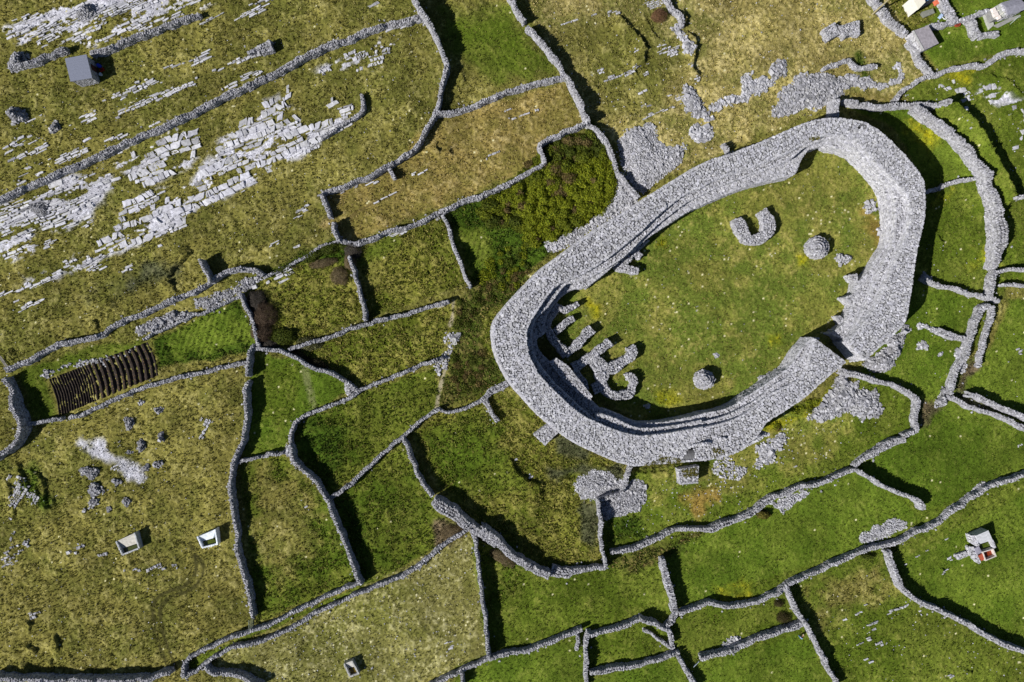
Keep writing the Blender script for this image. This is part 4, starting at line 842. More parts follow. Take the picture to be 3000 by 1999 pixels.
wall('wall winding right below the sheds', ['A3',(1115,760),(1170,692),(1250,642),(1340,592),(1450,562),(1570,517),(1700,500),(1790,500),(1850,462),(1930,412),(2020,390),(2160,400)], [50,40,40,44,44,40,40,40,50,50,44,44], 1.0)
wall('wall tying the fort to the east annexe on its north side', ['A3',(730,772),(850,802),(1000,817),(1120,792),(1280,800),(1400,800),(1455,820)], 50, 1.4)
wall('broad curving outer wall of the east annexe', ['A3',(1285,812),(1370,880),(1470,960),(1570,1050),(1650,1140),(1720,1230),(1790,1330),(1820,1420),(1870,1568),'B3',(1900,320),(1925,420),(1925,560),(1905,660),(1880,740)], [50,54,56,58,60,62,66,66,70,100,130,120,80,40], 2.4)
wall('thin cross wall in the upper part of the east annexe', ['A3',(1340,1467),(1400,1460),(1500,1412),(1620,1377),(1700,1367),(1790,1347)], 34, 1.0)
wall('thin cross wall in the middle of the east annexe', ['B3',(1330,822),(1420,872),(1560,902),(1700,947),(1830,977),(1905,997)], 34, 1.1)
wall('wall linking the broad annexe wall to the cross wall', ['B3',(1880,765),(1855,860),(1835,960)], 50, 1.4)
wall('curved wall at the right edge below the annexe bulge', ['B3',(1885,790),(1940,765),(2010,755),(2140,762)], 30, 1.2)
wall('short straight wall at the right edge by the heather strip', ['B3',(1935,872),(2000,875),(2140,882)], 26, 1.1)
wall('low rubble wall in the lower annexe', ['B3',(1405,1215),(1500,1262),(1600,1290),(1680,1290)], [50,80,70,50], .8)
wall('short wall going right from the annexe bulge', ['B3',(1975,228),(2040,210),(2140,180)], 30, 1.2)
wall('short thick link wall between fort and scree', ['A3',(660,765),(655,820),(650,905)], 84, 2.2, flat=True)
wall('broad wall beside the white house garden', ['A3',(1450,-50),(1480,0),(1520,70),(1575,150)], 78, 1.1, flat=True)
wall('wall joining the stone shed to the garden walls', ['A3',(1370,200),(1440,188),(1510,182),(1600,150),(1700,125)], [36,50,50,46,44], 1.1)
wall('thick dark wall of the small yard by the upper house', ['A3',(1690,130),(1715,200),(1755,270)], 62, 1.4)
wall('front wall of the small yard by the upper house', ['A3',(1770,265),(1830,255),(1895,260)], 50, 1.0)
wall('rear wall of the small yard by the upper house', ['A3',(1700,120),(1760,95),(1840,80)], 44, 1.2)
wall('ruined wall of tumbled boulders at the top by the red bush', ['A2',(1430,-40),(1460,0),(1510,70),(1560,140),(1570,190)], [50,60,70,60,40], 1.1, flat=True)
wall('low enclosure wall above the big scree', ['A3',(560,525),(660,482),(770,442),(790,482),(820,520),(930,507),(965,500)], 34, 1.0)
wall('dark stone line on the bank right of the slab wall', ['A0',(1900,400),(1990,350),(2091,310),'A1',(120,390),(240,345)], [30,60,70,80,110], 1.2, flat=True)
wall('thin stone edge in front of the fort north side', ['A2',(1885,1105),(1910,1140),(1925,1175)], 34, 1.2)

wall('low curved stone edge hooking round the end of the limestone', ['A1',(930,725),(948,800),(940,860),(870,912),(760,972),(640,1055)], [40,44,40,36,36,36], .9)
# ------------------------------------------------------------------ rubble
pile('grey fan of scree spilling from the fort north-west side', ['A2',(1070,1090),(1150,990),(1240,960),(1300,930),(1360,990),(1390,1080),(1440,1100),(1600,1100),(1610,1180),(1530,1260),(1450,1340),(1330,1430),(1260,1490),(1190,1440),(1120,1340),(1085,1250)], h=.7, fall=3, size=(.08, .17), sp=.21)
pile('rubble slope between scrub field and north-west rampart', ['B2',(1040,-60),(1080,0),(1240,220),(1190,290),(1050,350),(870,470),(710,560),(650,500),(680,440),(830,420),(930,300),(1000,230),(1040,150)], h=.5, fall=2, size=(.08, .2), sp=.23, dens=.9)
pile('thin tail of rubble at the foot of the scrub', ['B2',(500,540),(700,500),(870,470),(860,500),(700,575),(600,625),(530,612)], h=.3, dens=1, edge=.1)
pile('dark spiky boulder patch left of the big scree', ['A3',(150,570),(145,490),(220,440),(270,480),(265,560),(180,620)], h=.6, size=(.12, .3), sp=.3, base=.31)
pile('big broad scree above the fort north side', ['A3',(165,860),(230,700),(330,600),(430,545),(560,560),(720,570),(850,580),(980,610),(1060,620),(1140,560),(1160,600),(1090,660),(980,680),(880,680),(760,660),(700,720),(690,780),(610,790),(500,840),(400,840),(300,880),(210,915)], h=.5, fall=2.5, size=(.10, .28), sp=.28, base=.32)
pile('rubble band between the boulder patch and tan grass', ['A3',(-30,760),(-10,660),(60,590),(150,600),(200,640),(100,700),(30,740)], h=.4, size=(.1, .26))
pile('loose mound at the right end of the low enclosure', ['A3',(1075,510),(1110,480),(1150,520),(1160,590),(1120,640),(1130,560)], h=.5)
pile('tumbled boulders running down from the red bush', ['A2',(1450,190),(1520,175),(1580,240),(1610,300),(1660,370),(1640,440),(1590,420),(1570,340),(1540,270)], h=.6, size=(.16, .38), sp=.36)
pile('stony ridge of boulders right of the scree fan', ['A2',(1560,760),(1590,640),(1640,640),(1710,730),(1740,840),(1810,910),(1770,950),(1690,900),(1580,870)], h=.5, size=(.12, .32), sp=.3, base=.34)
pile('pale patch of stones right of the scree fan', ['A2',(1600,1000),(1640,960),(1740,950),(1810,1000),(1800,1060),(1700,1100),(1640,1070)], h=.4, size=(.12, .28), sp=.27)
pile('rubble strip joining the ridge to the big scree', ['A2',(1770,860),(1780,800),(1900,740),(2000,720),(2020,560),(2110,530),(2110,760),(1950,800),(1850,850)], h=.4, size=(.1, .26), sp=.27)
pile('smooth grey spread under the south rampart', ['C2',(730,1110),(780,1040),(880,990),(1000,1000),(1060,1060),(1130,1060),(1100,1150),(1030,1180),(920,1220),(810,1230),(800,1260),(780,1180),(730,1200)], h=.9, fall=3, size=(.07, .15), sp=.19)
pile('coarse grey spread below the curved kerb wall', ['C2',(940,1215),(1050,1185),(1110,1150),(1170,1050),(1250,1070),(1310,1110),(1290,1200),(1270,1300),(1100,1340),(980,1380),(950,1290)], h=.4, fall=2, size=(.1, .22), sp=.24, base=.34)
pile('sparse stones in grass right of the grassy buttress', ['C2',(1780,960),(1900,860),(1950,900),(2050,960),(2060,1040),(1950,1080),(1830,1040)], h=.1, dens=.6, size=(.1, .24))
pile('big lichen-grey rubble tongue outside the south-east rampart', ['C3',(400,590),(560,440),(640,320),(700,270),(800,330),(900,370),(980,420),(1030,520),(980,590),(850,610),(740,560),(560,620),(450,620)], h=.7, fall=2.5, size=(.1, .3), sp=.29, base=.34)
pile('long thin rubble tongue on the slope under the rampart', ['C3',(30,800),(110,780),(240,680),(280,760),(230,840),(150,940),(60,980),(10,960),(50,880)], h=.3, dens=.8, size=(.1, .28))
pile('stone skirt at the right of the fort entrance', ['F5',(440,622),(560,560),(600,490),(720,370),(765,360),(760,420),(720,500),(680,600),(600,700),(470,680)], h=1.2, fall=2.2, size=(.1, .24), sp=.26, base=.34)
pile('smooth gravel lens along the long lower wall', ['C3',(820,1500),(940,1420),(1080,1370),(1210,1380),(1200,1440),(1100,1480),(960,1540),(850,1550)], h=.4, fall=2, size=(.07, .15), sp=.19)
pile('narrow gravel wedge against the wall at the right', ['C3',(1640,1190),(1720,1110),(1800,1070),(1830,1090),(1740,1160)], h=.3, size=(.07, .15), sp=.19)
pile('loose bank of stones below the ragged wall', ['C3',(220,1290),(140,1240),(330,1170),(460,1130),(400,1220),(240,1320)], h=.5, size=(.09, .22), sp=.24)
pile('small gravel lens by the bent person field wall', ['D2',(1860,1290),(1900,1230),(2000,1220),(2010,1250),(1900,1310)], h=.3, size=(.07, .15), sp=.19)
pile('stone heap where the lane walls meet the dark field', ['C1',(335,790),(390,780),(425,870),(450,930),(410,970),(370,900),(340,860)], h=1.2, fall=1)
pile('triangular stone fill at the corner of the mown field', ['C1',(810,320),(850,350),(890,385),(860,420),(800,410)], h=.7, fall=1)
pile('rubble fill behind the rounded end of the wavy wall', ['B0',(1990,790),(2010,840),(1900,930),(1700,1010),(1600,1080),(1480,1060),(1480,960),(1600,940),(1750,900),(1850,830),(1930,800)], h=.6, dens=.75, size=(.08, .2), base=.33)
pile('long rubble mound above the green ridged strip', ['B0',(1040,1270),(1010,1230),(1100,1180),(1200,1130),(1330,1070),(1420,1070),(1470,1105),(1400,1150),(1250,1210),(1130,1260)], h=.8, fall=1.4, base=.33)
pile('stones along the upper edge of the ploughed plot', ['C0',(300,270),(320,220),(420,215),(500,165),(640,140),(800,130),(960,80),(1050,30),(1060,60),(960,110),(830,170),(640,190),(480,200),(400,260)], h=.3, dens=.6, base=.33)
pile('round stone heap where the heathery walls meet', ['C3',(1430,450),(1470,360),(1505,380),(1495,480),(1450,500)], h=1.3, fall=1, base=.33)
pile('heap of stones inside the lower annexe', ellipse('B3', 1325, 1330, 52, 42), h=.4, size=(.14, .32), sp=.3)
pile('smaller heap of stones inside the lower annexe', ellipse('B3', 1465, 1400, 24, 20), h=.2, size=(.14, .3), sp=.3)
pile('rubble strip on the inner side of the descending annexe wall', ['B3',(1560,1540),(1550,1380),(1600,1350),(1700,1290),(1720,1310),(1640,1500),(1620,1568)], h=.4, size=(.1, .24))
pile('boulder edge in the annexe near the fort foot', ['B3',(1280,1170),(1310,1165),(1385,1195),(1380,1220),(1300,1205)], h=.3, size=(.14, .3))
pile('boulder heap where the annexe wall meets the fort', ['B3',(1315,790),(1340,770),(1390,830),(1400,860),(1330,850)], h=.7, size=(.15, .32))
pile('stones with a white gate at the fort path', ['B1',(1570,1240),(1620,1220),(1650,1250),(1720,1240),(1700,1290),(1620,1380),(1570,1320)], h=.2, dens=.7)
pile('stones spilled beside the path junction', ['C1',(1490,200),(1600,60),(1620,80),(1580,250),(1530,270)], h=.2, dens=.6)
pile('big dark heap at the end of the wall left of the shed', ['A0',(50,450),(80,395),(150,378),(215,405),(205,460),(140,545),(60,530),(40,490)], h=1.4, fall=1.3, base=.33)
pile('big round heap with a long shadow in the left grass', ['A0',(30,860),(80,810),(130,820),(165,870),(180,900),(130,940),(70,930)], h=1.8, fall=1.4, base=.33)
pile('round heap on the limestone above the shed', ellipse('A0', 655, 90, 72, 56), h=1.2, fall=1.4, base=.33)
pile('small dark heap beside the low strips of limestone', ellipse('A0', 415, 970, 44, 46), h=.9, fall=1, base=.30)
pile('grey stone mound on the limestone at the left', ellipse('B0', 305, 290, 92, 76), h=.8, fall=2, base=.26, size=(.06, .14), sp=.18)
GH = 'small dark rock heaps on the left pasture'
for lab, x, y, rx, ry in (('oval dark rock heap below the ploughed plot', 990, 625, 40, 48), ('compact dark rock heap right of the white patch top', 1230, 748, 32, 36), ('upright dark rock heap touching the white patch', 1085, 800, 36, 44),
        ('tiny dark rock heap on the white patch edge', 995, 850, 24, 20), ('largest dark rock heap left of the white patch', 682, 1012, 66, 48), ('dark rock heap just under the white patch', 885, 1080, 36, 28),
        ('round dark rock heap further down left', 722, 1140, 58, 48), ('dark rock heap right of the white patch middle', 1210, 945, 34, 26), ('dark rock heap at the lower right of the white patch', 1105, 990, 42, 32),
        ('lone dark rock heap in open grass below the white patch', 955, 1240, 30, 40), ('tiny lone dark rock heap lowest of all', 828, 1284, 22, 24), ('faint rock heap near the ploughed plot wall', 1088, 470, 24, 20),
        ('faint rock heap above the compact heap', 1212, 520, 28, 26), ('scattered flat rock heap under the round heap', 712, 1236, 44, 26)):
    pile(lab, ellipse('C0', x, y, rx, ry), 'rock_heap', 'rock heap', GH, h=.5, fall=.7, size=(.1, .22), sp=.24, base=.27)

# ------------------------------------------------------------------ limestone pavement (bare bedrock)
def pavement(mb, spec, ang=27.0, row=(.35, 1.1), col=(.5, 1.9), keep=.8, hgt=(.05, .24), gap=.04, jit=.24, base=.50, edge=.5, nsc=2.2):
    px = MT(spec) if isinstance(spec[0], str) else spec
    poly = W(px, .15); t = math.radians(ang); R = np.array([[math.cos(t), -math.sin(t)], [math.sin(t), math.cos(t)]])
    q = poly @ R; lo = q.min(0); hi = q.max(0); cells = []
    v = lo[1]
    while v < hi[1]:
        r = rng.uniform(*row); u = lo[0] - rng.uniform(0, 1)
        while u < hi[0]:
            c = rng.uniform(*col)
            if rng.random() < .25: c *= .5
            cells.append((u, v, c, r)); u += c
        v += r
    cells = np.array(cells)
    ctr = np.c_[cells[:, 0] + cells[:, 2] / 2, cells[:, 1] + cells[:, 3] / 2 + .25 * np.sin(cells[:, 0] * .5)] @ R.T
    wx = ctr[:, 0] + edge * 2 * (vnoise(ctr[:, 0] / 1.2, ctr[:, 1] / 1.2, 8) - .5) ; wy = ctr[:, 1] + edge * 2 * (vnoise(ctr[:, 0] / 1.2, ctr[:, 1] / 1.2, 9) - .5)
    qq = ctr @ R; nz = fbm(qq[:, 0] * .28, qq[:, 1], nsc * .6, 3, 70)
    m = inpoly(wx, wy, poly) & (rng.random(len(cells)) < np.clip(keep * 1.15 + (nz - .5) * 4.6, 0, 1))
    cells = cells[m]; ctr = ctr[m]; n = len(cells)
    if n == 0: return
    U = np.array([-1, -.35, .35, 1, 1, 1, .35, -.35, -1, -1], float); V = np.array([-1, -1, -1, -1, 0, 1, 1, 1, 1, 0], float); k = len(U)
    hx = np.maximum(cells[:, 2] / 2 - gap * rng.uniform(.3, 1.6, n), .07); hy = np.maximum(cells[:, 3] / 2 - gap * rng.uniform(.3, 1.6, n), .06)
    sk = rng.normal(0, .3, n)
    lu = U[None] * hx[:, None] * (1 + rng.uniform(-jit, jit * .5, (n, k))) + sk[:, None] * V[None] * hy[:, None]
    lv = V[None] * hy[:, None] * (1 + rng.uniform(-jit * 1.6, jit * .5, (n, k)))
    X = ctr[:, 0:1] + lu * math.cos(t) - lv * math.sin(t); Y = ctr[:, 1:2] + lu * math.sin(t) + lv * math.cos(t)
    g = gz(ctr[:, 0], ctr[:, 1]); h = rng.uniform(hgt[0], hgt[1], n) + .12 * (nz[m] - .3)
    tx = rng.normal(0, .05, n); ty = rng.normal(0, .05, n)
    zt = g[:, None] + h[:, None] + tx[:, None] * lu + ty[:, None] * lv + rng.normal(0, .02, (n, k))
    sh = 1 - .12 * rng.random((n, 1))
    top = np.stack([ctr[:, 0:1] + (X - ctr[:, 0:1]) * sh, ctr[:, 1:2] + (Y - ctr[:, 1:2]) * sh, zt], 2)
    bot = np.stack([X, Y, np.tile((g - .35)[:, None], (1, k))], 2); cen = np.c_[ctr, g + h + rng.normal(.02, .03, n)][:, None]
    P = np.concatenate([bot, top, cen], 1); o = (2 * k + 1) * np.arange(n)[:, None, None]; i = np.arange(k); j = (i + 1) % k
    side = np.stack([i, j, j + k, i + k], 1)[None] + o; tri = np.stack([i + k, j + k, np.full(k, 2 * k)], 1)[None] + o
    colr = stonecol(n, base, .07); 
    mb.add(P.reshape(-1, 3), [side.reshape(-1, 4), tri.reshape(-1, 3)], np.repeat(colr, 2 * k + 1, 0))

def strip(tile, a, b, w):
    (x0, y0), (x1, y1) = T(tile, [a, b]); w = w * TILES[tile][2] / 2; l = math.hypot(x1 - x0, y1 - y0); nx, ny = -(y1 - y0) / l * w, (x1 - x0) / l * w
    n = max(2, int(l / 20)); t = np.linspace(0, 1, n); wob = [rng.uniform(.6, 1.15) for _ in t]
    up = [(x0 + (x1 - x0) * s + nx * k, y0 + (y1 - y0) * s + ny * k) for s, k in zip(t, wob)]
    dn = [(x0 + (x1 - x0) * s - nx * k, y0 + (y1 - y0) * s - ny * k) for s, k in zip(t, wob[::-1])]
    return up + dn[::-1]

def make_pavement():
    mb = MB(); th = dict(row=(.22, .6), col=(.5, 2.2), gap=.035)
    pavement(mb, ['A0',(20,230),(120,150),(270,90),(400,70),(600,20),(820,-20),(1420,-20),(1640,10),(1520,80),(1280,150),(1100,220),(950,260),(820,330),(700,320),(560,330),(420,340),(280,340),(180,340),(150,280),(40,290)], 25, keep=.48, **th)
    for t, a, b, w, k in (('A0',(1270,550),(1590,425),70,.6), ('A0',(885,880),(1520,615),64,.8), ('A0',(870,760),(1230,600),100,.55), ('A0',(620,925),(850,785),70,.6), ('A0',(1650,550),(2000,390),48,.6),
                          ('A0',(1790,160),(2091,50),60,.55), ('A0',(1520,195),(1750,85),24,.7), ('A0',(80,1225),(560,1030),44,.8), ('A0',(0,1110),(540,950),46,.5), ('A0',(190,940),(300,890),34,.7), ('A0',(120,1380),(700,1100),84,.5),
                          ('A0',(640,1130),(960,1040),40,.4), ('A0',(1080,1000),(1240,920),36,.4), ('A1',(20,600),(180,545),40,.4), ('A0',(30,1150),(320,1040),40,.5), ('A1',(930,90),(1090,0),40,.6), ('A0',(1700,700),(1790,650),46,.5),
                          ('A1',(1150,240),(1290,190),56,.7), ('A1',(640,1060),(850,940),46,.8), ('A1',(400,1190),(640,1090),44,.7), ('A1',(0,1440),(120,1370),90,.7), ('A0',(1930,20),(2091,0),50,.4), ('A1',(90,20),(330,0),60,.4),
                          ('B1',(790,180),(950,140),26,.8), ('B1',(870,130),(1460,0),24,.85), ('B1',(1040,245),(1300,130),16,.7), ('B1',(210,850),(520,700),60,.75), ('B1',(310,860),(520,770),18,.7), ('B1',(1150,510),(1560,340),42,.75),
                          ('B1',(180,620),(330,540),40,.45), ('B1',(390,600),(480,560),36,.5), ('B1',(450,340),(530,270),50,.5), ('B1',(430,350),(640,250),26,.6), ('B1',(240,490),(420,380),24,.5)):
        pavement(mb, strip(t, a, b, w), 26, keep=k, edge=.25, **th)
    big = dict(row=(.35, 1.5), col=(.35, 2.4), gap=.035, jit=.2, hgt=(.06, .24), nsc=3.5)
    pavement(mb, ['A0',(870,1190),(1050,1080),(1280,990),(1500,930),(1590,960),(1480,1050),(1540,1190),(1440,1290),(1310,1340),(1250,1380),(1150,1420),(1000,1390),(930,1310)], 20, keep=.72, **big)
    pavement(mb, ['A0',(1420,1440),(1580,1260),(1680,1120),(1790,1010),(1930,880),(2000,790),(2091,770),'A1',(150,780),(300,740),(350,800),(400,860),(480,880),(500,980),(640,920),(740,920),(850,930),(840,960),(700,1030),(540,1150),(330,1240),(100,1350),(60,1420),
                  'B0',(1910,110),(1700,220),(1500,290),(1400,420),(1130,520),(1060,560),(900,630),(740,660),(720,610),(860,480),(950,330),(950,240),(1080,190),(1200,160),(1350,150),(1430,110)], 22, keep=.62, **big)
    pavement(mb, ['B0',(-20,260),(200,210),(360,150),(420,60),(500,30),(700,20),(880,50),(870,150),(740,220),(680,320),(640,390),(540,460),(480,440),(300,440),(250,500),(260,560),(290,600),(40,700),(-20,620)], 21, keep=.62, row=(.25, .75), col=(.6, 2.6), gap=.05)
    pavement(mb, ['A0',(380,1400),(500,1360),(510,1420),(420,1450)], 15, keep=1.2, row=(1, 1.6), col=(2, 4), gap=.04)
    pavement(mb, ['B0',(200,830),(360,760),(500,700),(720,610),(940,620),(760,700),(500,800),(380,860),(200,920),(140,900)], 24, keep=.7, **th)
    pavement(mb, ['A1',(570,560),(640,480),(720,450),(860,400),(950,400),(1080,350),(1180,290),(1240,260),(1240,320),(1150,430),(1080,500),(960,540),(780,540),(640,580)], 18, keep=.5, row=(.3, .9), col=(.3, 1.0), gap=.07)
    pavement(mb, ['A1',(340,640),(400,640),(440,720),(460,780),(400,770),(340,730)], 30, keep=.6, **big)
    pavement(mb, ['A1',(680,780),(730,780),(740,850),(700,850)], 30, keep=.9, **big); pavement(mb, ['A1',(770,820),(860,800),(880,870),(800,910)], 18, keep=1, **big)
    for a, b, w, k in (((0,970),(140,900),40,.5), ((0,1060),(150,990),30,.4), ((630,820),(770,740),70,.6), ((930,780),(1010,745),36,.6), ((130,1080),(370,960),44,.5), ((360,950),(480,900),80,.5), ((680,1170),(720,1140),50,.9), ((1100,620),(1230,560),50,.5),
                       ((1130,520),(1400,420),50,.6), ((720,770),(1120,620),16,.4), ((600,870),(900,770),14,.4), ((640,430),(700,360),60,.8), ((340,580),(420,520),60,.6), ((490,460),(550,430),40,.7), ((110,780),(175,820),16,1.0)):
        pavement(mb, strip('B0', a, b, w), 25, keep=k, edge=.2, **th)
    # flat slabs by the east annexe, jointed at another angle
    for spec in (['A3',(1430,640),(1550,615),(1630,670),(1640,700),(1500,710),(1450,680)], ['A3',(1630,690),(1700,680),(1700,750),(1640,760)], ['A3',(1760,670),(1870,640),(1880,700),(1960,740),(2030,790),(2110,800),(2110,960),(1990,850),(1850,790),(1760,710)],
                 ['A3',(1570,770),(1660,745),(1680,775),(1600,800)], ['A3',(1840,890),(1950,875),(1960,910),(1860,920)], ['A3',(1590,820),(1650,830),(1640,860),(1590,840)], ['A3',(2030,990),(2091,1000),(2091,1060),(2040,1050)], ['A3',(1950,1130),(2060,1100),(2060,1180),(1960,1190)],
                 ['A3',(1530,410),(1640,375),(1660,395),(1540,430)], ['A3',(1720,430),(1850,400),(1840,440),(1730,460)], ['A3',(1490,250),(1560,230),(1570,260),(1500,280)], ['A3',(2030,1230),(2091,1210),(2091,1260),(2040,1265)]):
        pavement(mb, spec, 14, keep=.75, hgt=(.02, .14), row=(.5, 1.2), col=(.5, 1.6), gap=.05, edge=.4, base=.42)
    # bare broken ground on the left pasture
    pavement(mb, ['C0',(620,800),(690,770),(800,830),(870,860),(970,870),(1030,950),(1130,1030),(1130,1060),(1060,1100),(970,1080),(970,1030),(900,980),(800,920),(700,880)], 40, keep=.7, row=(.2, .5), col=(.2, .6), hgt=(-.02, .06), gap=.03, base=.46, nsc=1.4)
    for spec, k in ((['C0',(60,1030),(200,1040),(220,1150),(300,1200),(230,1300),(80,1320),(60,1250)], .35), (['C0',(60,1330),(300,1300),(320,1450),(200,1560),(60,1560)], .14), (['C0',(1530,580),(1640,610),(1640,690),(1550,760),(1510,720)], .3), (['D0',(1210,470),(1400,440),(1390,500),(1220,500)], .25),
                    (['D0',(520,560),(660,450),(680,480),(580,600)], .35), (['D0',(680,600),(860,550),(800,620),(690,640)], .35), (['D0',(900,700),(1360,670),(1400,710),(1150,720),(920,730)], .2), (['D0',(220,1000),(320,970),(300,1080),(220,1090)], .4), (['D0',(30,560),(150,500),(280,490),(100,680),(20,680)], .25), (['C0',(640,1130),(800,1240),(640,1310),(610,1220)], .15)):
        pavement(mb, spec, 60 if k < .36 and spec[0] == 'C0' else 20, keep=k, row=(.25, .7), col=(.25, .8), hgt=(.03, .22), gap=.04, base=.40)
    # ledges and slabs in the tan field and lower right meadows
    for t, a, b, w, k in (('A2',(850,110),(1010,100),14,.4), ('A2',(630,190),(790,150),12,.4), ('A2',(980,620),(1200,540),46,.7), ('A2',(1190,520),(1290,490),30,.6), ('A2',(1110,440),(1220,400),30,.6), ('A2',(1310,890),(1560,800),26,.8), ('A2',(1270,920),(1330,880),16,.7), ('A2',(1440,760),(1570,690),50,.5),
                          ('A2',(1240,740),(1320,700),60,.6), ('A2',(1250,820),(1330,800),24,.8), ('A2',(910,550),(970,535),36,.8), ('A2',(860,580),(890,570),26,1.1), ('A2',(1270,570),(1320,560),50,1.1), ('A2',(440,15),(540,0),24,.9), ('A2',(980,110),(1090,95),40,.8), ('A2',(1380,370),(1530,400),90,.5), ('A2',(1560,490),(1640,500),24,.8), ('A2',(1660,585),(1710,610),36,1.1),
                          ('A2',(230,915),(400,870),16,.7), ('A2',(400,870),(530,810),8,.6), ('A2',(0,1240),(170,1160),14,.6), ('A2',(180,855),(240,850),16,.8), ('A2',(1300,60),(1400,0),70,.4), ('A2',(700,100),(750,90),30,.7), ('A1',(860,380),(900,480),40,.6), ('A2',(1520,770),(1610,740),60,.7),
                          ('D3',(1030,1045),(1200,975),26,.8), ('D3',(890,1130),(980,1100),40,.8), ('D3',(900,1170),(970,1160),26,.8), ('D3',(950,1300),(1000,1260),60,.9), ('D3',(890,1250),(920,1220),40,.8), ('D3',(780,1290),(850,1270),16,.7), ('D3',(1250,980),(1300,1030),14,.8), ('D3',(1280,1050),(1360,1050),14,.7), ('D3',(640,1100),(720,1080),16,.7),
                          ('D3',(875,1380),(905,1410),26,.9), ('D3',(900,1415),(1095,1355),12,.8), ('D3',(880,1365),(930,1345),10,.8), ('D3',(1520,1510),(1545,1530),36,.9), ('D3',(1560,600),(1675,580),44,1.0), ('D3',(1520,630),(1545,640),40,.9), ('D3',(1180,665),(1360,550),8,.5), ('D3',(1480,490),(1600,420),8,.6), ('D3',(1830,295),(2091,190),8,.4), ('D3',(1465,740),(1500,700),26,.9), ('D3',(2060,430),(2060,410),26,.8), ('D3',(1070,1560),(1110,1540),26,.9),
                          ('D3',(800,1040),(840,1035),16,1.0), ('D3',(850,980),(890,975),16,1.0), ('D1',(1320,1390),(1360,1355),10,.8), ('D1',(1580,1330),(1640,1290),30,.7), ('D1',(1570,1260),(1650,1250),18,.7), ('D1',(1010,1460),(1030,1480),18,1.0), ('C3',(2030,60),(2080,110),36,1.0), ('C3',(310,970),(430,930),8,.7), ('C3',(2060,790),(2091,800),40,.8), ('D1',(470,170),(560,270),18,.5), ('C2',(240,850),(450,1080),10,.5), ('C2',(450,1080),(570,1060),14,.6)):
        pavement(mb, strip(t, a, b, w), 22, keep=k, edge=.15, row=(.2, .55), col=(.3, 1.1), gap=.04, hgt=(.03, .2), base=.43)
    tag(mb.build('limestone_pavement', M_STONE), kind='structure')
make_pavement()

def loose_stones():
    mb = MB()
    for spec, n, s in ((['O',(1240,770),(1290,680),(1470,560),(1820,380),(1980,380),(2040,480),(2000,620),(1910,780),(1650,960),(1480,975),(1350,900)], 260, (.05, .13)), (['O',(0,1000),(540,880),(570,1400),(420,1540),(0,1550)], 420, (.05, .15)),
                       (['O',(530,1500),(1080,1240),(1110,1490),(900,1560),(530,1560)], 420, (.05, .15)), (['O',(760,20),(1000,60),(1010,240),(700,520),(20,800),(0,200)], 700, (.05, .14)), (['O',(1230,60),(1210,0),(2000,0),(2080,100),(1930,240),(1470,430)], 380, (.05, .17)),
                       (['O',(1400,1180),(1560,1075),(1960,880),(2110,940),(1960,1070),(1700,1180),(1400,1260)], 260, (.05, .14)), (['O',(1850,1370),(2060,1290),(2100,1380),(2350,1520),(2350,1560),(1920,1560)], 140, (.05, .15)), (['O',(2110,640),(2130,440),(2270,410),(2320,490),(2353,700),(2353,960),(2190,910),(2000,850)], 90, (.05, .14)),
                       (['O',(2080,220),(2300,160),(2353,200),(2353,450),(2250,330)], 90, (.06, .16)), (['C2',(1800,1080),(2091,980),(2091,1240),(1500,1300),(1480,1150)], 60, (.06, .2)), (['C3',(250,650),(420,680),(420,900),(20,1060),(0,980)], 50, (.08, .22))):
        p = W(MT(spec)); lo = p.min(0); hi = p.max(0); n = int(n * .6); s = (s[0] * .7, s[1] * .62); q = rng.uniform(lo, hi, (n * 3, 2)); q = q[inpoly(q[:, 0], q[:, 1], p)][:n]; m = len(q)
        r = rng.uniform(*s, m); mb.rocks(np.c_[q, gz(q[:, 0], q[:, 1]) + .06], np.stack([r * 1.2, r, r * .6], 1), rng.uniform(0, 3, m), .2, .25, col=stonecol(m, .46, .06))
    tag(mb.build('loose_stones', M_STONE), kind='stuff')
loose_stones()

# ------------------------------------------------------------------ ploughed plot
def plough():
    a, b, c, d = W(T('C0', [(362,292),(1132,2),(1217,262),(442,582)])); nu, nv = 420, 90
    u, v = np.meshgrid(np.linspace(0, 1, nu), np.linspace(0, 1, nv)); u = u.ravel(); v = v.ravel()
    bow = .018 * np.sin(v * math.pi)
    p = (a * (1 - u)[:, None] + b * u[:, None]) * (1 - v)[:, None] + (d * (1 - u)[:, None] + c * u[:, None]) * v[:, None]
    p = p + (b - a) * bow[:, None]
    uu = u + .006 * (fbm(p[:, 0], p[:, 1], 1.2, 2, 3) - .5)
    wide = np.cos((uu - .40) / .60 * 11 * 2 * math.pi) ; nar = np.cos(uu / .40 * 16 * 2 * math.pi)
    k = sstep(.37, .43, u); z = .04 + gz(p[:, 0], p[:, 1]) + (.11 * nar) * (1 - k) + .22 * np.clip(wide + .35, -.8, 1) * k + .09 * (fbm(p[:, 0], p[:, 1], .3, 2, 5) - .5) + .08
    e = np.minimum.reduce([u, 1 - u, v, 1 - v]); z = z - .35 * sstep(.02, 0, e)
    n1 = fbm(p[:, 0], p[:, 1], .5, 2, 14)[:, None]; c_ = lin(66, 58, 52) * (.7 + .6 * n1); c_ = np.where((hash2(np.round(p[:, 0] * 6), np.round(p[:, 1] * 6), 4) > .93)[:, None] & (z > .25)[:, None], lin(120, 96, 66), c_)
    i = (np.arange(nv - 1)[:, None] * nu + np.arange(nu - 1)[None]).ravel(); mb = MB()
    mb.add(np.c_[p, z], [np.stack([i, i + 1, i + 1 + nu, i + nu], 1)[:, ::-1]], c_ * .8)
    tag(mb.build('ploughed_soil', M_SOIL, smooth=True), kind='structure')
plough()

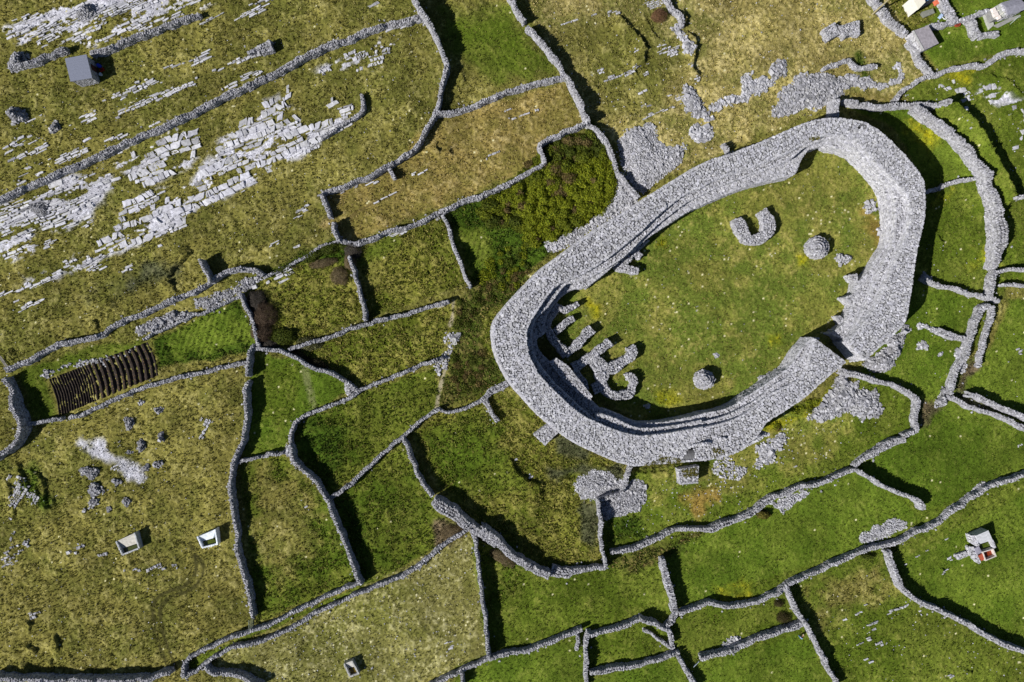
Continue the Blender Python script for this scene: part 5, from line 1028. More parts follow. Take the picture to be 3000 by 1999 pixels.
# ------------------------------------------------------------------ shrubs
def foliage(mb, x, y, rx, ry, h, col, n, leaf=(.06, .13), bare=0.0, z0=None, ang=0.0):
    z0 = gz(np.array([x]), np.array([y]))[0] if z0 is None else z0
    sd_ = rng.integers(0, 9999); ca, sa = math.cos(ang), math.sin(ang)
    d = rng.normal(size=(n, 3)); d[:, 2] = np.abs(d[:, 2]) * .9 + .02; d /= np.linalg.norm(d, axis=1)[:, None]
    lump = .72 + .55 * fbm(d[:, 0] * 2.2 + sd_, d[:, 1] * 2.2 + d[:, 2], .8, 3, sd_) - .05
    r = lump * (1 - .45 * rng.random(n) ** 2.2)
    lx = d[:, 0] * rx * r; ly = d[:, 1] * ry * r
    c = np.c_[x + lx * ca - ly * sa, y + lx * sa + ly * ca, z0 + d[:, 2] * h * r]
    nr = d + rng.normal(0, .55, (n, 3)); nr /= np.linalg.norm(nr, axis=1)[:, None]
    t1 = np.cross(nr, rng.normal(size=(n, 3))); t1 /= np.linalg.norm(t1, axis=1)[:, None]; t2 = np.cross(nr, t1)
    s = rng.uniform(leaf[0], leaf[1], n)[:, None]; w = s * (rng.uniform(.5, .9, (n, 1)) if not bare else .14)
    if bare: s = s * 2.0
    q = np.stack([c - t1 * s, c + t2 * w, c + t1 * s, c - t2 * w], 1)
    k = rng.random(n)[:, None]; cc = col[0] * (1 - k) + col[1] * k; cc = cc * rng.uniform(.75, 1.3, (n, 1))
    mb.add(q.reshape(-1, 3), [np.arange(4 * n).reshape(n, 4)], np.repeat(cc, 4, 0))
def stems(mb, x, y, rx, ry, h, n=7):
    z0 = gz(np.array([x]), np.array([y]))[0]
    for k in range(n):
        a = rng.uniform(0, 6.28); f = rng.uniform(.3, .75)
        mb.tube([(x + rng.normal(0, .1), y + rng.normal(0, .1), z0 - .2), (x + .5 * f * rx * math.cos(a), y + .5 * f * ry * math.sin(a), z0 + h * .4), (x + f * rx * math.cos(a), y + f * ry * math.sin(a), z0 + h * .75)], [.05, .035, .015], lin(86, 72, 58) * .7, 5)
GREEN = (lin(100, 116, 26), lin(150, 154, 36)); DKG = (lin(58, 72, 22), lin(98, 108, 34)); BROWN = (lin(84, 70, 58), lin(116, 98, 80)); PALE = (lin(120, 106, 78), lin(150, 134, 104)); GREY = (lin(78, 74, 66), lin(112, 104, 96)); RED = (lin(112, 84, 62), lin(146, 112, 84))
def bush(label, tile, cx, cy, rx, ry, h, col, group=None, bare=False, name='bush', dens=1.0, ang=0.0):
    p = W(T(tile, [(cx, cy)]), h * .3)[0]; s = TILES[tile][2] * S; rx *= s; ry *= s
    root = empty(name, p); tag(root, label, 'bush', group)
    m = MB(); foliage(m, p[0], p[1], rx, ry, h, col, int((1000 if not bare else 1500) * rx * ry * dens) + 150, bare=bare, ang=math.radians(ang)); adopt(root, m.build('foliage', M_LEAF))
    m = MB(); stems(m, p[0], p[1], rx, ry, h); adopt(root, m.build('stem', M_WOOD))
    return root
GB = 'dark bare shrubs in the walled corner'
bush('tall leafless dark brown shrub in the upper walled corner', 'B1', 130, 1000, 80, 90, 1.6, GREY, GB, True)
bush('broad leafless reddish brown shrub against the corner wall', 'B1', 190, 1110, 100, 110, 1.9, BROWN, GB, True)
bush('leafless purple brown shrub at the foot of the corner wall', 'B1', 170, 1240, 90, 100, 1.7, BROWN, GB, True)
bush('low dark shrub right of the leafless shrubs', 'B1', 340, 1270, 110, 70, 1.2, DKG, GB, False)
bush('small dark shrub under the wall corner', 'B1', 230, 1330, 80, 50, 1.2, GREY, GB, True)
bush('greyish scrub clump at the lower field wall end', 'B1', 540, 1330, 110, 55, .9, (lin(92, 96, 60), lin(120, 120, 82)), None, False)
bush('brown thorny bush on top of the dividing wall', 'B1', 870, 610, 70, 80, 1.5, GREY, None, True)
bush('brown scrub along the dividing wall', 'B1', 850, 700, 50, 70, 1.2, PALE, None, True)
bush('pale brown bare bush in the golden field', 'B1', 770, 810, 70, 75, 1.1, PALE, None, True)
bush('thin pale brown scrub under the hedge', 'B1', 640, 710, 120, 34, .7, PALE, None, True, ang=12)
bush('green bramble hedge under the wall, left half', 'B1', 570, 650, 100, 40, 1.4, DKG, 'bramble hedges', ang=28)
bush('green bramble hedge under the wall, right half', 'B1', 690, 600, 100, 46, 1.5, DKG, 'bramble hedges', ang=15)
bush('green bramble at the end of the wall by the golden field', 'B1', 810, 570, 60, 40, 1.3, DKG, 'bramble hedges')
bush('thin dark bramble line below the long wall', 'B1', 360, 740, 170, 22, .9, DKG, 'bramble hedges', ang=27)
bush('dark shrubs in the shade above the mown field wall', 'C1', 470, 115, 100, 34, 1.1, (lin(56, 54, 40), lin(84, 80, 58)), 'shrubs over the mown field', True, ang=-30)
bush('dark shrubs further right above the mown field wall', 'C1', 600, 170, 90, 30, 1.1, (lin(60, 56, 40), lin(90, 84, 60)), 'shrubs over the mown field', True, ang=-20)
bush('reddish brown leafless bush by the ruined boulder wall', 'A2', 1385, 120, 62, 58, 1.8, RED, None, True)
bush('round green bush on the ragged wall', 'D3', 95, 280, 62, 36, 1.2, (lin(84, 84, 30), lin(120, 112, 50)), None)
bush('heathery scrub spilling over the bank wall top', 'D1', 1700, 330, 60, 40, .7, (lin(96, 76, 40), lin(120, 96, 56)), 'scrub on the broad bank', True, ang=-38)
bush('pale withered scrub below the broad bank', 'D1', 1640, 420, 100, 60, .8, PALE, 'scrub on the broad bank', True)
bush('brown scrub lining the lower flank of the broad bank', 'D2', 190, 620, 120, 44, .9, PALE, 'scrub on the broad bank', True, ang=-32)
bush('dark green scrub crest on the broad bank', 'D2', 40, 450, 70, 40, .8, (lin(70, 66, 34), lin(100, 92, 52)), 'scrub on the broad bank', True, ang=-45)
bush('dark bush against the shaded wall by the gravel lens', 'D3', 250, 1070, 60, 44, 1.0, (lin(64, 60, 34), lin(96, 86, 54)), None, True)
bush('second dark bush higher up by the crooked wall', 'D3', 210, 960, 40, 30, .8, (lin(64, 60, 34), lin(96, 86, 54)), None, True)
bush('dark low bush by the long lower wall', 'D3', 890, 600, 60, 26, .9, DKG, None)
bush('dark low shrub on the wall near its junction', 'D3', 1060, 555, 60, 24, .9, DKG, None)

def thicket():
    mb = MB(); poly = W(MT(['A2',(560,1115),(700,1040),(830,985),(920,1020),(970,1100),(1020,1200),(1040,1320),(1000,1480),'B2',(960,280),(850,400),(700,440),(600,490),(500,500),(440,560),(380,560),(330,420),(200,400),(60,420),'B1',(1880,420),(1830,330),(1880,250),(2000,200),'B2',(280,130),(320,60)]), .8)
    x, y, d = scatter_poly(poly, 1.0, .8)
    for xi, yi, di in zip(x, y, d):
        k = vnoise(np.array([xi / 5.]), np.array([yi / 5.]), 12)[0]; g = rng.random()
        
        t_ = min(1, max(0, (k + .35 * g - .28) * 2)); col = (DKG[0] * (1 - t_) + GREEN[0] * t_, DKG[1] * (1 - t_) + GREEN[1] * t_)
        if rng.random() < .14: col = (lin(96, 84, 50), lin(124, 108, 66))
        r = rng.uniform(.6, 1.6); foliage(mb, xi, yi, r, r * rng.uniform(.7, 1.1), rng.uniform(.5, 1.7) * (.6 + .4 * min(1, di)), col, int(420 * r * r) + 80, (.07, .16))
    # lower scrub on the slope between the scrub field and the rampart
    for spec, cc in ((['B2',(100,680),(300,560),(420,600),(420,760),(300,880),(150,930),(0,900),(0,760)], 0), (['B1',(1660,1000),(1830,900),(2000,940),(1900,1040),(1760,1170),(1680,1240),(1650,1160)], 1), (['B2',(60,1000),(330,760),(360,800),(130,1010)], 1), (['C1',(1640,130),(1900,60),(1930,220),(1880,380),(1760,440),(1600,330)], 1),
                     (['F6',(560,740),(840,640),(1060,430),(1080,400),(1030,430),(880,560),(640,690)], 0)):
        x, y, d = scatter_poly(W(MT(spec)), 1.3, .6)
        for xi, yi in zip(x, y):
            r = rng.uniform(.5, 1.0); col = GREEN if (cc == 0 and rng.random() < .6) else (DKG if rng.random() < .6 else (lin(92, 80, 44), lin(120, 104, 62)))
            foliage(mb, xi, yi, r, r, rng.uniform(.3, .8), col, int(260 * r * r) + 50, (.06, .13))
    tag(mb.build('bramble_scrub', M_LEAF), kind='stuff')
thicket()
make_tufts()
def fort_turf():
    for spec in (['F7',(420,555),(560,500),(640,495),(700,525),(690,548),(560,556)], ['F7',(925,440),(960,425),(1025,455),(1000,500),(915,515)], ['C2',(1560,985),(1685,975),(1680,1030),(1580,1045)], ['F3',(760,195),(860,190),(860,210),(770,210)]):
        z = 2.2 if spec[0] == 'C2' else 5.95; poly = W(MT(spec), z); x, y, d = scatter_poly(poly, .55, .3); m = MB()
        for xi, yi in zip(x, y): foliage(m, xi, yi, .5, .45, .2, (lin(92, 96, 34), lin(128, 120, 56)), 90, (.06, .13), z0=z - .06)
        o = m.build('turf_patch', M_LEAF)
        if z > 3: adopt(TURF[0], o)
        else: adopt(BUTT[0], o)
fort_turf()

# ------------------------------------------------------------------ buildings
def qlerp(q, u, v):
    q = np.asarray(q); return (q[0] * (1 - u) + q[1] * u) * (1 - v) + (q[3] * (1 - u) + q[2] * u) * v
def inset(p, d):
    p = np.asarray(p); c = p.mean(0); return c + (p - c) * (1 - d / np.linalg.norm(p - c, axis=1))[:, None]
def stone_house(root, q, zt, base=.36, z0=-.5):
    """four stone walls under a roof quad (world xy), zt = wall-head height at each corner"""
    p = inset(q, .30); m = MB(); zt = np.asarray(zt, float)
    m.prism(inset(p, .12), z0, zt - .05, SD * 1.5)
    for i in range(4):
        a, b = p[i], p[(i + 1) % 4]; za, zb = zt[i], zt[(i + 1) % 4]; l = np.linalg.norm(b - a); n = max(1, int(l / .36)); ang = math.atan2(*(b - a)[::-1])
        for k in range(int(max(za, zb) / .24) + 1):
            v = (np.arange(n) + rng.uniform(.25, .75, n)) / n; z = .1 + k * .24; ok = z < (za * (1 - v) + zb * v) - .1; v = v[ok]
            if len(v): m.rocks(np.c_[a + (b - a) * v[:, None], z + 0 * v], np.stack([rng.uniform(.15, .24, len(v)), rng.uniform(.12, .16, len(v)), rng.uniform(.1, .13, len(v))], 1), ang + rng.normal(0, .06, len(v)), .05, .15, col=stonecol(len(v), base))
    adopt(root, m.build('wall', M_STONE)); return p
def slab(m, q, z, th, c):
    q = np.asarray(q); m.prism(q, np.asarray(z) - th, np.asarray(z), c, bottom=True)

def shed():
    zt = np.array([3.0, 2.5, 2.5, 3.0]); px = T('Z1', [(265,455),(815,348),(962,950),(408,1042)]); q = np.array([W([p], z)[0] for p, z in zip(px, zt)])
    root = empty('stone_shed', q.mean(0)); tag(root, 'stone shed with smooth blue-grey metal roof on the left pasture', 'shed')
    p = stone_house(root, q, zt - .12)
    m = MB(); slab(m, q, zt + .05, .07, lin(150, 155, 172) * .95)
    for k in range(1, 12):
        a = qlerp(q, 0.0, k / 12); b = qlerp(q, 1.0, k / 12); d = (b - a) / np.linalg.norm(b - a); nn = np.array([-d[1], d[0]]) * .02
        m.prism(np.array([a + nn, b + nn, b - nn, a - nn]), np.array([3.0, 2.5, 2.5, 3.0]) + .03, np.array([3.0, 2.5, 2.5, 3.0]) + .075, lin(150, 155, 172) * .95)
    adopt(root, m.build('roof', M_METAL))
    m = MB(); a, b = p[1], p[2]; d = (b - a) / np.linalg.norm(b - a); n = np.array([-d[1], d[0]]); n = n if n[0] > 0 else -n
    c = a + (b - a) * .45 + n * .2; m.box((c[0], c[1], .95), (.5, .04, .95), math.atan2(d[1], d[0]), lin(70, 40, 34)); dr = m.build('door', M_WOOD); adopt(root, dr)
    def thing_at(zx, zy, build, name, label, cat):
        w = W(T('Z1', [(zx, zy)]), .4)[0]; m = MB(); build(m, w[0], w[1], gz(w[:1], w[1:])[0]); tag(m.build(name, M_PAINT), label, cat)
    thing_at(1140, 640, lambda m, x, y, z: (m.tube([(x, y, z), (x, y, z + .1), (x, y, z + .45), (x, y, z + .8), (x, y, z + .9)], [.27, .29, .31, .29, .27], lin(30, 60, 190), 16), m.tube([(x, y, z + .28), (x, y, z + .33)], .325, lin(30, 60, 190), 16), m.tube([(x, y, z + .58), (x, y, z + .63)], .325, lin(30, 60, 190), 16)), 'plastic_drum', 'blue plastic drum in the shade beside the shed', 'drum')
    def crate(m, x, y, z):
        for dx, dy, hx, hy in ((-.3, 0, .03, .22), (.3, 0, .03, .22), (0, -.2, .3, .025), (0, .2, .3, .025)): m.box((x + dx * .87, y + dy + dx * .5, z + .2), (hx, hy, .2), .5, lin(170, 40, 30))
        m.box((x, y, z + .05), (.3, .2, .02), .5, lin(170, 40, 30))
    thing_at(1190, 730, crate, 'crate', 'red crate in the shade beside the shed', 'crate')
    thing_at(1165, 850, lambda m, x, y, z: (m.tube([(x, y, z), (x, y, z + .05), (x, y, z + .4), (x, y, z + .44)], [.2, .22, .27, .29], lin(235, 240, 240), 16), m.tube([(x - .28, y, z + .4), (x - .15, y, z + .6), (x + .15, y, z + .6), (x + .28, y, z + .4)], .015, lin(200, 200, 200), 6)), 'bucket', 'white bucket in the shade beside the shed', 'bucket')
shed()

def stone_shed_two():
    px = T('Z2', [(985,605),(1302,492),(1502,835),(1188,985)]); zt = np.array([2.3, 2.0, 2.0, 2.3]); q = np.array([W([p], z)[0] for p, z in zip(px, zt)])
    root = empty('stone_shed', q.mean(0)); tag(root, 'small stone shed with flat pinkish grey roof beside the lane wall', 'shed')
    p = stone_house(root, q, zt - .1, .40)
    m = MB(); slab(m, q, zt + .08, .12, lin(166, 160, 166) * .85); adopt(root, m.build('roof', M_CONC))
    m = MB(); slab(m, np.array([q[0], q[0] * .9 + q[1] * .1, q[3] * .9 + q[2] * .1, q[3]]), 2.46, .06, lin(186, 186, 184) * .9); adopt(root, m.build('ridge_cap', M_CONC))
    m = MB(); d = (p[1] - p[2]); d /= np.linalg.norm(d); n = np.array([-d[1], d[0]]); n = n if n[0] > 0 else -n; c = p[1] * .5 + p[2] * .5 + n * .18
    m.box((c[0], c[1], .85), (.4, .04, .85), math.atan2(d[1], d[0]), lin(60, 70, 84)); adopt(root, m.build('door', M_WOOD))
stone_shed_two()

def upper_house():
    px = T('Z3', [(868,38),(1130,-40),(1195,150),(952,232)]); zt = np.array([2.9, 2.9, 2.6, 2.6]); q = np.array([W([p], z)[0] for p, z in zip(px, zt)])
    root = empty('stone_house', q.mean(0)); tag(root, 'low grey house with slate roof and concrete lean-to at the upper right corner', 'house')
    stone_house(root, q, zt - .1, .40)
    m = MB(); a, b, c, d = q; r0, r1 = (a + d) / 2, (b + c) / 2
    v = np.r_[np.c_[q, np.full(4, 2.75)], np.c_[r0[None], 3.25], np.c_[r1[None], 3.25]]
    m.add(v, [np.array([[0, 4, 5, 1], [3, 2, 5, 4]]), np.array([[0, 3, 4], [1, 5, 2]]), np.array([[0, 1, 2, 3]])], lin(150, 150, 162) * .8); adopt(root, m.build('roof', M_CONC))
    q2 = W(T('Z3', [(715,135),(860,45),(945,232),(775,285)]), 2.1); 
    m = MB(); m.prism(inset(q2, .1), -.3, 2.0, lin(150, 150, 148) * .8); adopt(root, m.build('lean_to_wall', M_CONC))
    m = MB(); slab(m, q2, 2.12, .12, lin(188, 190, 184) * .85); adopt(root, m.build('lean_to_roof', M_CONC))
    q3 = W(T('Z3', [(610,215),(700,165),(760,365),(690,430)]), .35); m = MB(); m.prism(q3, -.3, .35, lin(190, 192, 184) * .8); tag(m.build('paved_terrace', M_CONC), 'pale raised slab in the yard by the upper house', 'terrace')
    for zx, zy, s, lab in ((758,162,(.42,.55),'white square hatch on the lean-to roof'), (782,215,(.5,.34),'white rounded hatch lying lower on the lean-to roof'), (828,258,(.36,.3),'small white lump at the lean-to roof edge')):
        w = W(T('Z3', [(zx, zy)]), 2.3)[0]; m = MB(); m.box((w[0], w[1], 2.13 + .12), (s[0], s[1], .12), .4, lin(238, 228, 220) * .9); m.box((w[0], w[1], 2.40), (s[0] * .8, s[1] * .8, .03), .4, lin(238, 228, 220) * .9); tag(m.build('roof_hatch', M_PAINT), lab, 'hatch')
    for k, (a, b) in enumerate((((745,190),(830,155)), ((808,250),(893,188)))):
        (x0, y0), (x1, y1) = W(T('Z3', [a, b]), 2.3); m = MB(); m.tube([(x0, y0, 2.2), ((x0 + x1) / 2, (y0 + y1) / 2, 2.32), (x1, y1, 2.45)], .05, lin(236, 232, 214)); tag(m.build('pole', M_WOOD), ('upper' if k == 0 else 'lower') + ' pale pole lying on the lean-to roof', 'pole')
    for i in range(4):
        a = W(T('Z3', [(995 + 22 * i, 355 - 18 * i)]), .4)[0]; b = W(T('Z3', [(1085 + 18 * i, 268 - 12 * i)]), .8)[0]
        m = MB(); m.tube([(a[0], a[1], .35), ((a[0] + b[0]) / 2, (a[1] + b[1]) / 2, .6), (b[0], b[1], .9)], .04, lin(178, 190, 178)); tag(m.build('timber_pole', M_WOOD), 'long pale pole leaning along the front of the upper house', 'pole', 'poles along the front of the upper house')
    px = T('Z3', [(760,370),(985,265),(1140,215),(1150,250),(990,320),(830,400)])
    m = MB(); m.prism(W(px, .3), -.3, .3, lin(160, 160, 156) * .8); tag(m.build('concrete_step', M_CONC), 'long grey concrete step in front of the upper house', 'step')
upper_house()

def white_house():
    z = 3.0; q = W(T('Z2', [(985,-60),(1075,100),(1110,188),(1250,45),(1225,-60)]), z)
    root = empty('white_house', q.mean(0)); tag(root, 'cream-roofed house cut by the top edge', 'house')
    m = MB(); m.prism(inset(q, .12), -.3, z - .12, lin(226, 224, 216) * .9); adopt(root, m.build('wall', M_PAINT))
    m = MB(); m.prism(q, z - .12, z, lin(244, 240, 222) * .85, bottom=True); adopt(root, m.build('roof', M_PAINT))
    q2 = W(T('Z2', [(1252,42),(1330,-10),(1460,-60),(1226,-60)]), 2.3); m = MB(); m.prism(q2, 2.2, 2.3, lin(120, 160, 200) * .8); adopt(root, m.build('porch_roof', M_PAINT))
    q3 = inset(q2, .2); m = MB(); m.prism(q3, -.3, 2.2, lin(176, 178, 176) * .8); adopt(root, m.build('porch', M_PAINT))
    q4 = W(T('Z2', [(1150,170),(1250,45),(1440,-10),(1420,20),(1200,140)]), .12); m = MB(); m.prism(q4, -.3, .12, lin(176, 176, 172) * .8); tag(m.build('concrete_apron', M_CONC), 'grey concrete apron in front of the cream-roofed house', 'apron')
white_house()
def flat_roofed(label, tile, px, z, c, name, cat, mt=None):
    q = W(T(tile, px), z); root = empty(name, q.mean(0)); tag(root, label, cat)
    m = MB(); m.prism(inset(q, .15), -.3, z - .1, c * .9); adopt(root, m.build('wall', M_STONE))
    m = MB(); m.prism(q, z - .1, z, c, bottom=True)
    adopt(root, m.build('cover', mt or M_CONC)); return root
flat_roofed('low mossy grey slab box in the garden grass', 'Z2', [(1175,232),(1395,165),(1432,250),(1225,335)], .6, lin(140, 142, 132) * .8, 'slab_box', 'slab box')
def small(label, tile, px, name, cat, fn, mt=None, z=.3):
    w = W(T(tile, [px]), z)[0]; m = MB(); fn(m, w[0], w[1], gz(w[:1], w[1:])[0]); return tag(m.build(name, mt or M_PAINT), label, cat)
def tub(c, r=.35, h=.5):
    return lambda m, x, y, z: (m.tube([(x, y, z), (x, y, z + h * .5), (x, y, z + h)], [r * .85, r * .95, r], c, 16), m.tube([(x, y, z + h - .05), (x, y, z + h + .02)], r * 1.08, c, 16), m.tube([(x, y, z + h + .02), (x, y, z + h + .03)], r * .8, c * .6, 16))
def bxx(c, hx, hy, hz, yaw=.4):
    return lambda m, x, y, z: (m.box((x, y, z + hz), (hx, hy, hz), yaw, c), m.box((x, y, z + 2 * hz + .02), (hx * .85, hy * .85, .025), yaw, c), m.box((x, y, z + hz * .3), (hx * 1.04, hy * 1.04, .04), yaw, c))
small('orange box beside the porch of the cream-roofed house', 'Z2', (1478,45), 'storage_box', 'box', bxx(lin(206, 110, 80), .5, .4, .35))
def junk(m, x, y, z):
    t = np.linspace(0, 5.2, 14); m.tube([(x + .45 * math.cos(a) + .3, y + .5 * math.sin(a), z + .12 + .02 * i) for i, a in enumerate(t)], .08, lin(230, 230, 230), 8)
small('white hose coil lying by the garden wall', 'Z2', (1600,315), 'hose_coil', 'hose', junk)
small('light blue tub beside the hose coil', 'Z2', (1548,310), 'tub', 'tub', bxx(lin(170, 190, 220), .35, .25, .25, .9))
small('rusty red barrow lump under the garden wall', 'Z2', (1860,465), 'rusty_drum', 'drum', tub(lin(150, 66, 44), .5, .45))
def blockw(m, x, y, z):
    for dx in (-.42, -.02, .38): m.box((x + dx * .9, y + dx * .35, z + .5), (.12, .45, .5), .4, lin(240, 238, 230) * .9)
    for dy in (-.4, .4): m.box((x - dy * .38, y + dy * .92, z + .5), (.52, .08, .5), .4, lin(240, 238, 230) * .9)
small('white box with two dark openings by the yard wall', 'Z3', (388,300), 'white_block', 'block', blockw, M_CONC)

# ------------------------------------------------------------------ utility pole
def pole():
    b = W(T('Z2', [(232,278)]))[0]; z0 = gz(b[:1], b[1:])[0]; root = empty('utility_pole', b); tag(root, 'tall wooden utility pole by the ragged wall at the top edge', 'utility pole')
    m = MB(); m.tube([(b[0], b[1], z0 - .5), (b[0], b[1], z0 + 4), (b[0], b[1], z0 + 9)], [.16, .14, .11], lin(176, 166, 130) * .8, 12); adopt(root, m.build('shaft', M_WOOD))
    m = MB(); m.box((b[0], b[1], z0 + 8.5), (.7, .06, .06), .6, lin(150, 140, 110)); adopt(root, m.build('crossarm', M_WOOD))
pole()

# ------------------------------------------------------------------ rain-water tanks
def frame(m, q, z, th, c, skip=(), z0=-.4, zz=None):
    q = np.asarray(q); ci = q.mean(0)
    for i in range(len(q)):
        if i in skip: continue
        a, b = q[i], q[(i + 1) % len(q)]; d = (b - a) / np.linalg.norm(b - a); n = np.array([-d[1], d[0]]); n = n if np.dot(n, ci - a) > 0 else -n
        za = zz[i] if zz is not None else z; zb = zz[(i + 1) % len(q)] if zz is not None else z
        e = .003 * i
        m.prism(np.array([a - d * e, b + d * e, b + d * e + n * th, a - d * e + n * th]), z0, np.array([za, zb, zb, za]) + e, c)
def tank(label, tile, q, split, wc, apron, water, h=1.2, aph=1.5, skipw=()):
    """sloping catchment apron draining into a walled trough; q = outer corners TL TR BR BL, split = basin edge on the left/right sides"""
    Q = np.array([W(T(tile, [p]), z)[0] for p, z in zip(q, (aph, aph, h, h))]); sL = W(T(tile, [split[0]]), h)[0]; sR = W(T(tile, [split[1]]), h)[0]
    root = empty('water_tank', Q.mean(0)); tag(root, label, 'water tank', 'rain-water tanks with sloping catchments')
    m = MB(); ap = np.array([Q[0], Q[1], sR, sL]); m.prism(inset(ap, .08), -.4, np.array([aph - .1, aph - .1, h - .45, h - .45]), apron); adopt(root, m.build('catchment_slope', M_CONC))
    m = MB(); frame(m, Q, h, .22, wc, skip=(0,), zz=[aph, aph, h, h])
    p = inset(Q, .05)
    for a, b, za, zb in ((p[3], p[2], h, h), (p[2], p[1], h, aph), (p[0], p[3], aph, h)):
        l = np.linalg.norm(b - a); n = max(2, int(l / .4)); v = (np.arange(n) + rng.uniform(.2, .8, n)) / n
        m.rocks(np.c_[a + (b - a) * v[:, None], za * (1 - v) + zb * v - .02], np.stack([rng.uniform(.14, .24, n), rng.uniform(.09, .13, n), rng.uniform(.05, .08, n)], 1), math.atan2(*(b - a)[::-1]) + rng.normal(0, .1, n), .08, .2, col=np.tile(wc, (n, 1)))
    adopt(root, m.build('trough_wall', M_CONC))
    m = MB(); bs = inset(np.array([sL, sR, Q[2], Q[3]]), .2); m.prism(bs, -.3, h - .55, water); adopt(root, m.build('water', M_WATER))
    return root
WC = lin(205, 208, 212) * .85
tank('weathered tank with pale rough slope and green water on the left pasture', 'Z4', [(130,225),(320,138),(366,295),(195,362)], [(178,305),(340,250)], WC * .8, lin(206, 202, 192) * .85, lin(84, 92, 46) * .6)
tank('bright white tank with bluish shaded wall near the long pasture wall', 'Z4', [(930,180),(1112,105),(1138,255),(982,293)], [(965,235),(1082,202)], lin(232, 238, 245) * .9, lin(232, 238, 245) * .9, lin(92, 104, 36) * .6)
tank('small rough stone tank with orange-green water in the pale flecked field', 'Z8', [(390,385),(600,300),(775,630),(545,712)], [(480,530),(705,470)], lin(190, 190, 188) * .8, lin(205, 203, 196) * .8, lin(134, 112, 36) * .6, 1.0, 1.2)
def big_tank():
    c = W(T('Z5', [(600,480)]))[0]; root = empty('water_tank', c); tag(root, 'two-part tank with pale slab roof and rust-red basin in the right meadow', 'water tank', 'rain-water tanks with sloping catchments')
    q = np.array([W(T('Z5', [p]), z)[0] for p, z in (((470,300),1.9), ((690,205),1.9), ((765,372),1.3), ((520,452),1.3))]); m = MB(); m.prism(q, -.4, np.array([1.9, 1.9, 1.3, 1.3]), lin(205, 207, 212) * .85); adopt(root, m.build('catchment_slope', M_CONC))
    m = MB()
    for px, z in (([(400,300),(440,295),(530,470),(500,480),(425,430)], 1.6), ([(735,380),(770,372),(815,500),(790,515)], 1.0), ([(340,490),(445,520),(500,640),(565,775),(520,785),(455,715),(440,640),(370,640)], .9)):
        m = MB(); masonry_block(m, T('Z5', px), z, base=.45); adopt(root, m.build('side_wall', M_STONE))
    m = MB(); q = W(T('Z5', [(585,580),(780,522),(836,660),(640,742)]), 1.1); frame(m, q, 1.1, .16, lin(214, 206, 198) * .85); adopt(root, m.build('basin_wall', M_CONC))
    m = MB(); m.prism(inset(q, .15), -.3, .35, lin(122, 50, 24)); adopt(root, m.build('basin_floor', M_WATER))
    m = MB(); m.prism(W(T('Z5', [(530,465),(725,390),(775,520),(585,575)]), .2), -.2, .25, lin(70, 84, 22)); adopt(root, m.build('water', M_WATER))
    m = MB(); m.prism(W(T('Z5', [(448,520),(525,480),(578,590),(495,632)]), 1.0), -.3, 1.0, lin(160, 158, 172) * .8); adopt(root, m.build('lid', M_CONC))
    m = MB(); m.prism(W(T('Z5', [(515,650),(600,600),(640,700),(575,740)]), .95), -.3, .95, lin(168, 82, 60)); adopt(root, m.build('rusty_step', M_PAINT))
    m = MB(); masonry_block(m, T('Z5', [(120,640),(295,580),(345,640),(180,715)]), .5, base=.42); tag(m.build('stone_platform', M_STONE), 'low stone platform left of the two-part tank', 'platform')
big_tank()

# ------------------------------------------------------------------ gates
def gate(label, tile, a, b, h, c, mt, bars=5, lean=0.0, z0=.1):
    (x0, y0), (x1, y1) = W(T(tile, [a, b]), .6); g0 = gz(np.array([x0]), np.array([y0]))[0] + z0
    d = np.array([x1 - x0, y1 - y0]); L = np.linalg.norm(d); d /= L; n = np.array([-d[1], d[0]]) * lean
    root = empty('field_gate', ((x0 + x1) / 2, (y0 + y1) / 2)); tag(root, label, 'gate', 'field gates')
    P = lambda u, z: (x0 + d[0] * u + n[0] * z, y0 + d[1] * u + n[1] * z, g0 + z)
    m = MB()
    for k in range(bars): z = h * (k + .5) / bars; m.tube([P(0, z), P(L / 2, z), P(L, z)], .035, c, 6)
    adopt(root, m.build('bars', mt)); m = MB()
    for u in (0, L / 2, L): m.tube([P(u, 0), P(u, h / 2), P(u, h)], .05, c, 6)
    m.tube([P(0, h), P(L / 2, h), P(L, h)], .05, c, 6); m.tube([P(0, .03), P(L / 2, .03), P(L, .03)], .05, c, 6)
    adopt(root, m.build('gate_frame', mt))
MG = lin(168, 170, 160) * .8
gate('metal gate leaning in the pale wall near the top', 'A2', (672,590), (700,650), 1.2, MG, M_METAL, 6, -.5)
gate('dark barred gate in the shade between the golden fields', 'B1', (975,1085), (990,1140), 1.2, MG, M_METAL, 6, -.35)
gate('pale gate frame propped on the wall by the path', 'B1', (1520,1055), (1570,1040), 1.1, lin(210, 204, 176) * .85, M_WOOD, 3, .5)
gate('white gate standing on the stones beside the fort path', 'B1', (1643,1335), (1668,1330), 1.2, lin(226, 226, 222) * .85, M_PAINT, 5, .9)
gate('weathered wooden gate at the left edge by the long wavy wall', 'B0', (-10,1420), (65,1525), 1.3, lin(178, 172, 160) * .8, M_WOOD, 5, .3)
gate('grey gate in the shadow of the long pasture wall', 'D0', (1950,970), (1965,1050), 1.1, MG, M_METAL, 4, -.5)
gate('pale green gate between pasture wall and lane', 'D0', (1928,1085), (1935,1165), 1.2, lin(150, 160, 140) * .8, M_METAL, 5, -.3)
gate('pale blue plank gate by the bottom junction', 'D2', (1660,1450), (1700,1410), 1.2, lin(190, 200, 214) * .85, M_PAINT, 8, .4)
gate('grey gate closing the bottom of the lane', 'D0', (1415,1538), (1475,1510), 1.2, MG, M_METAL, 5, .3)

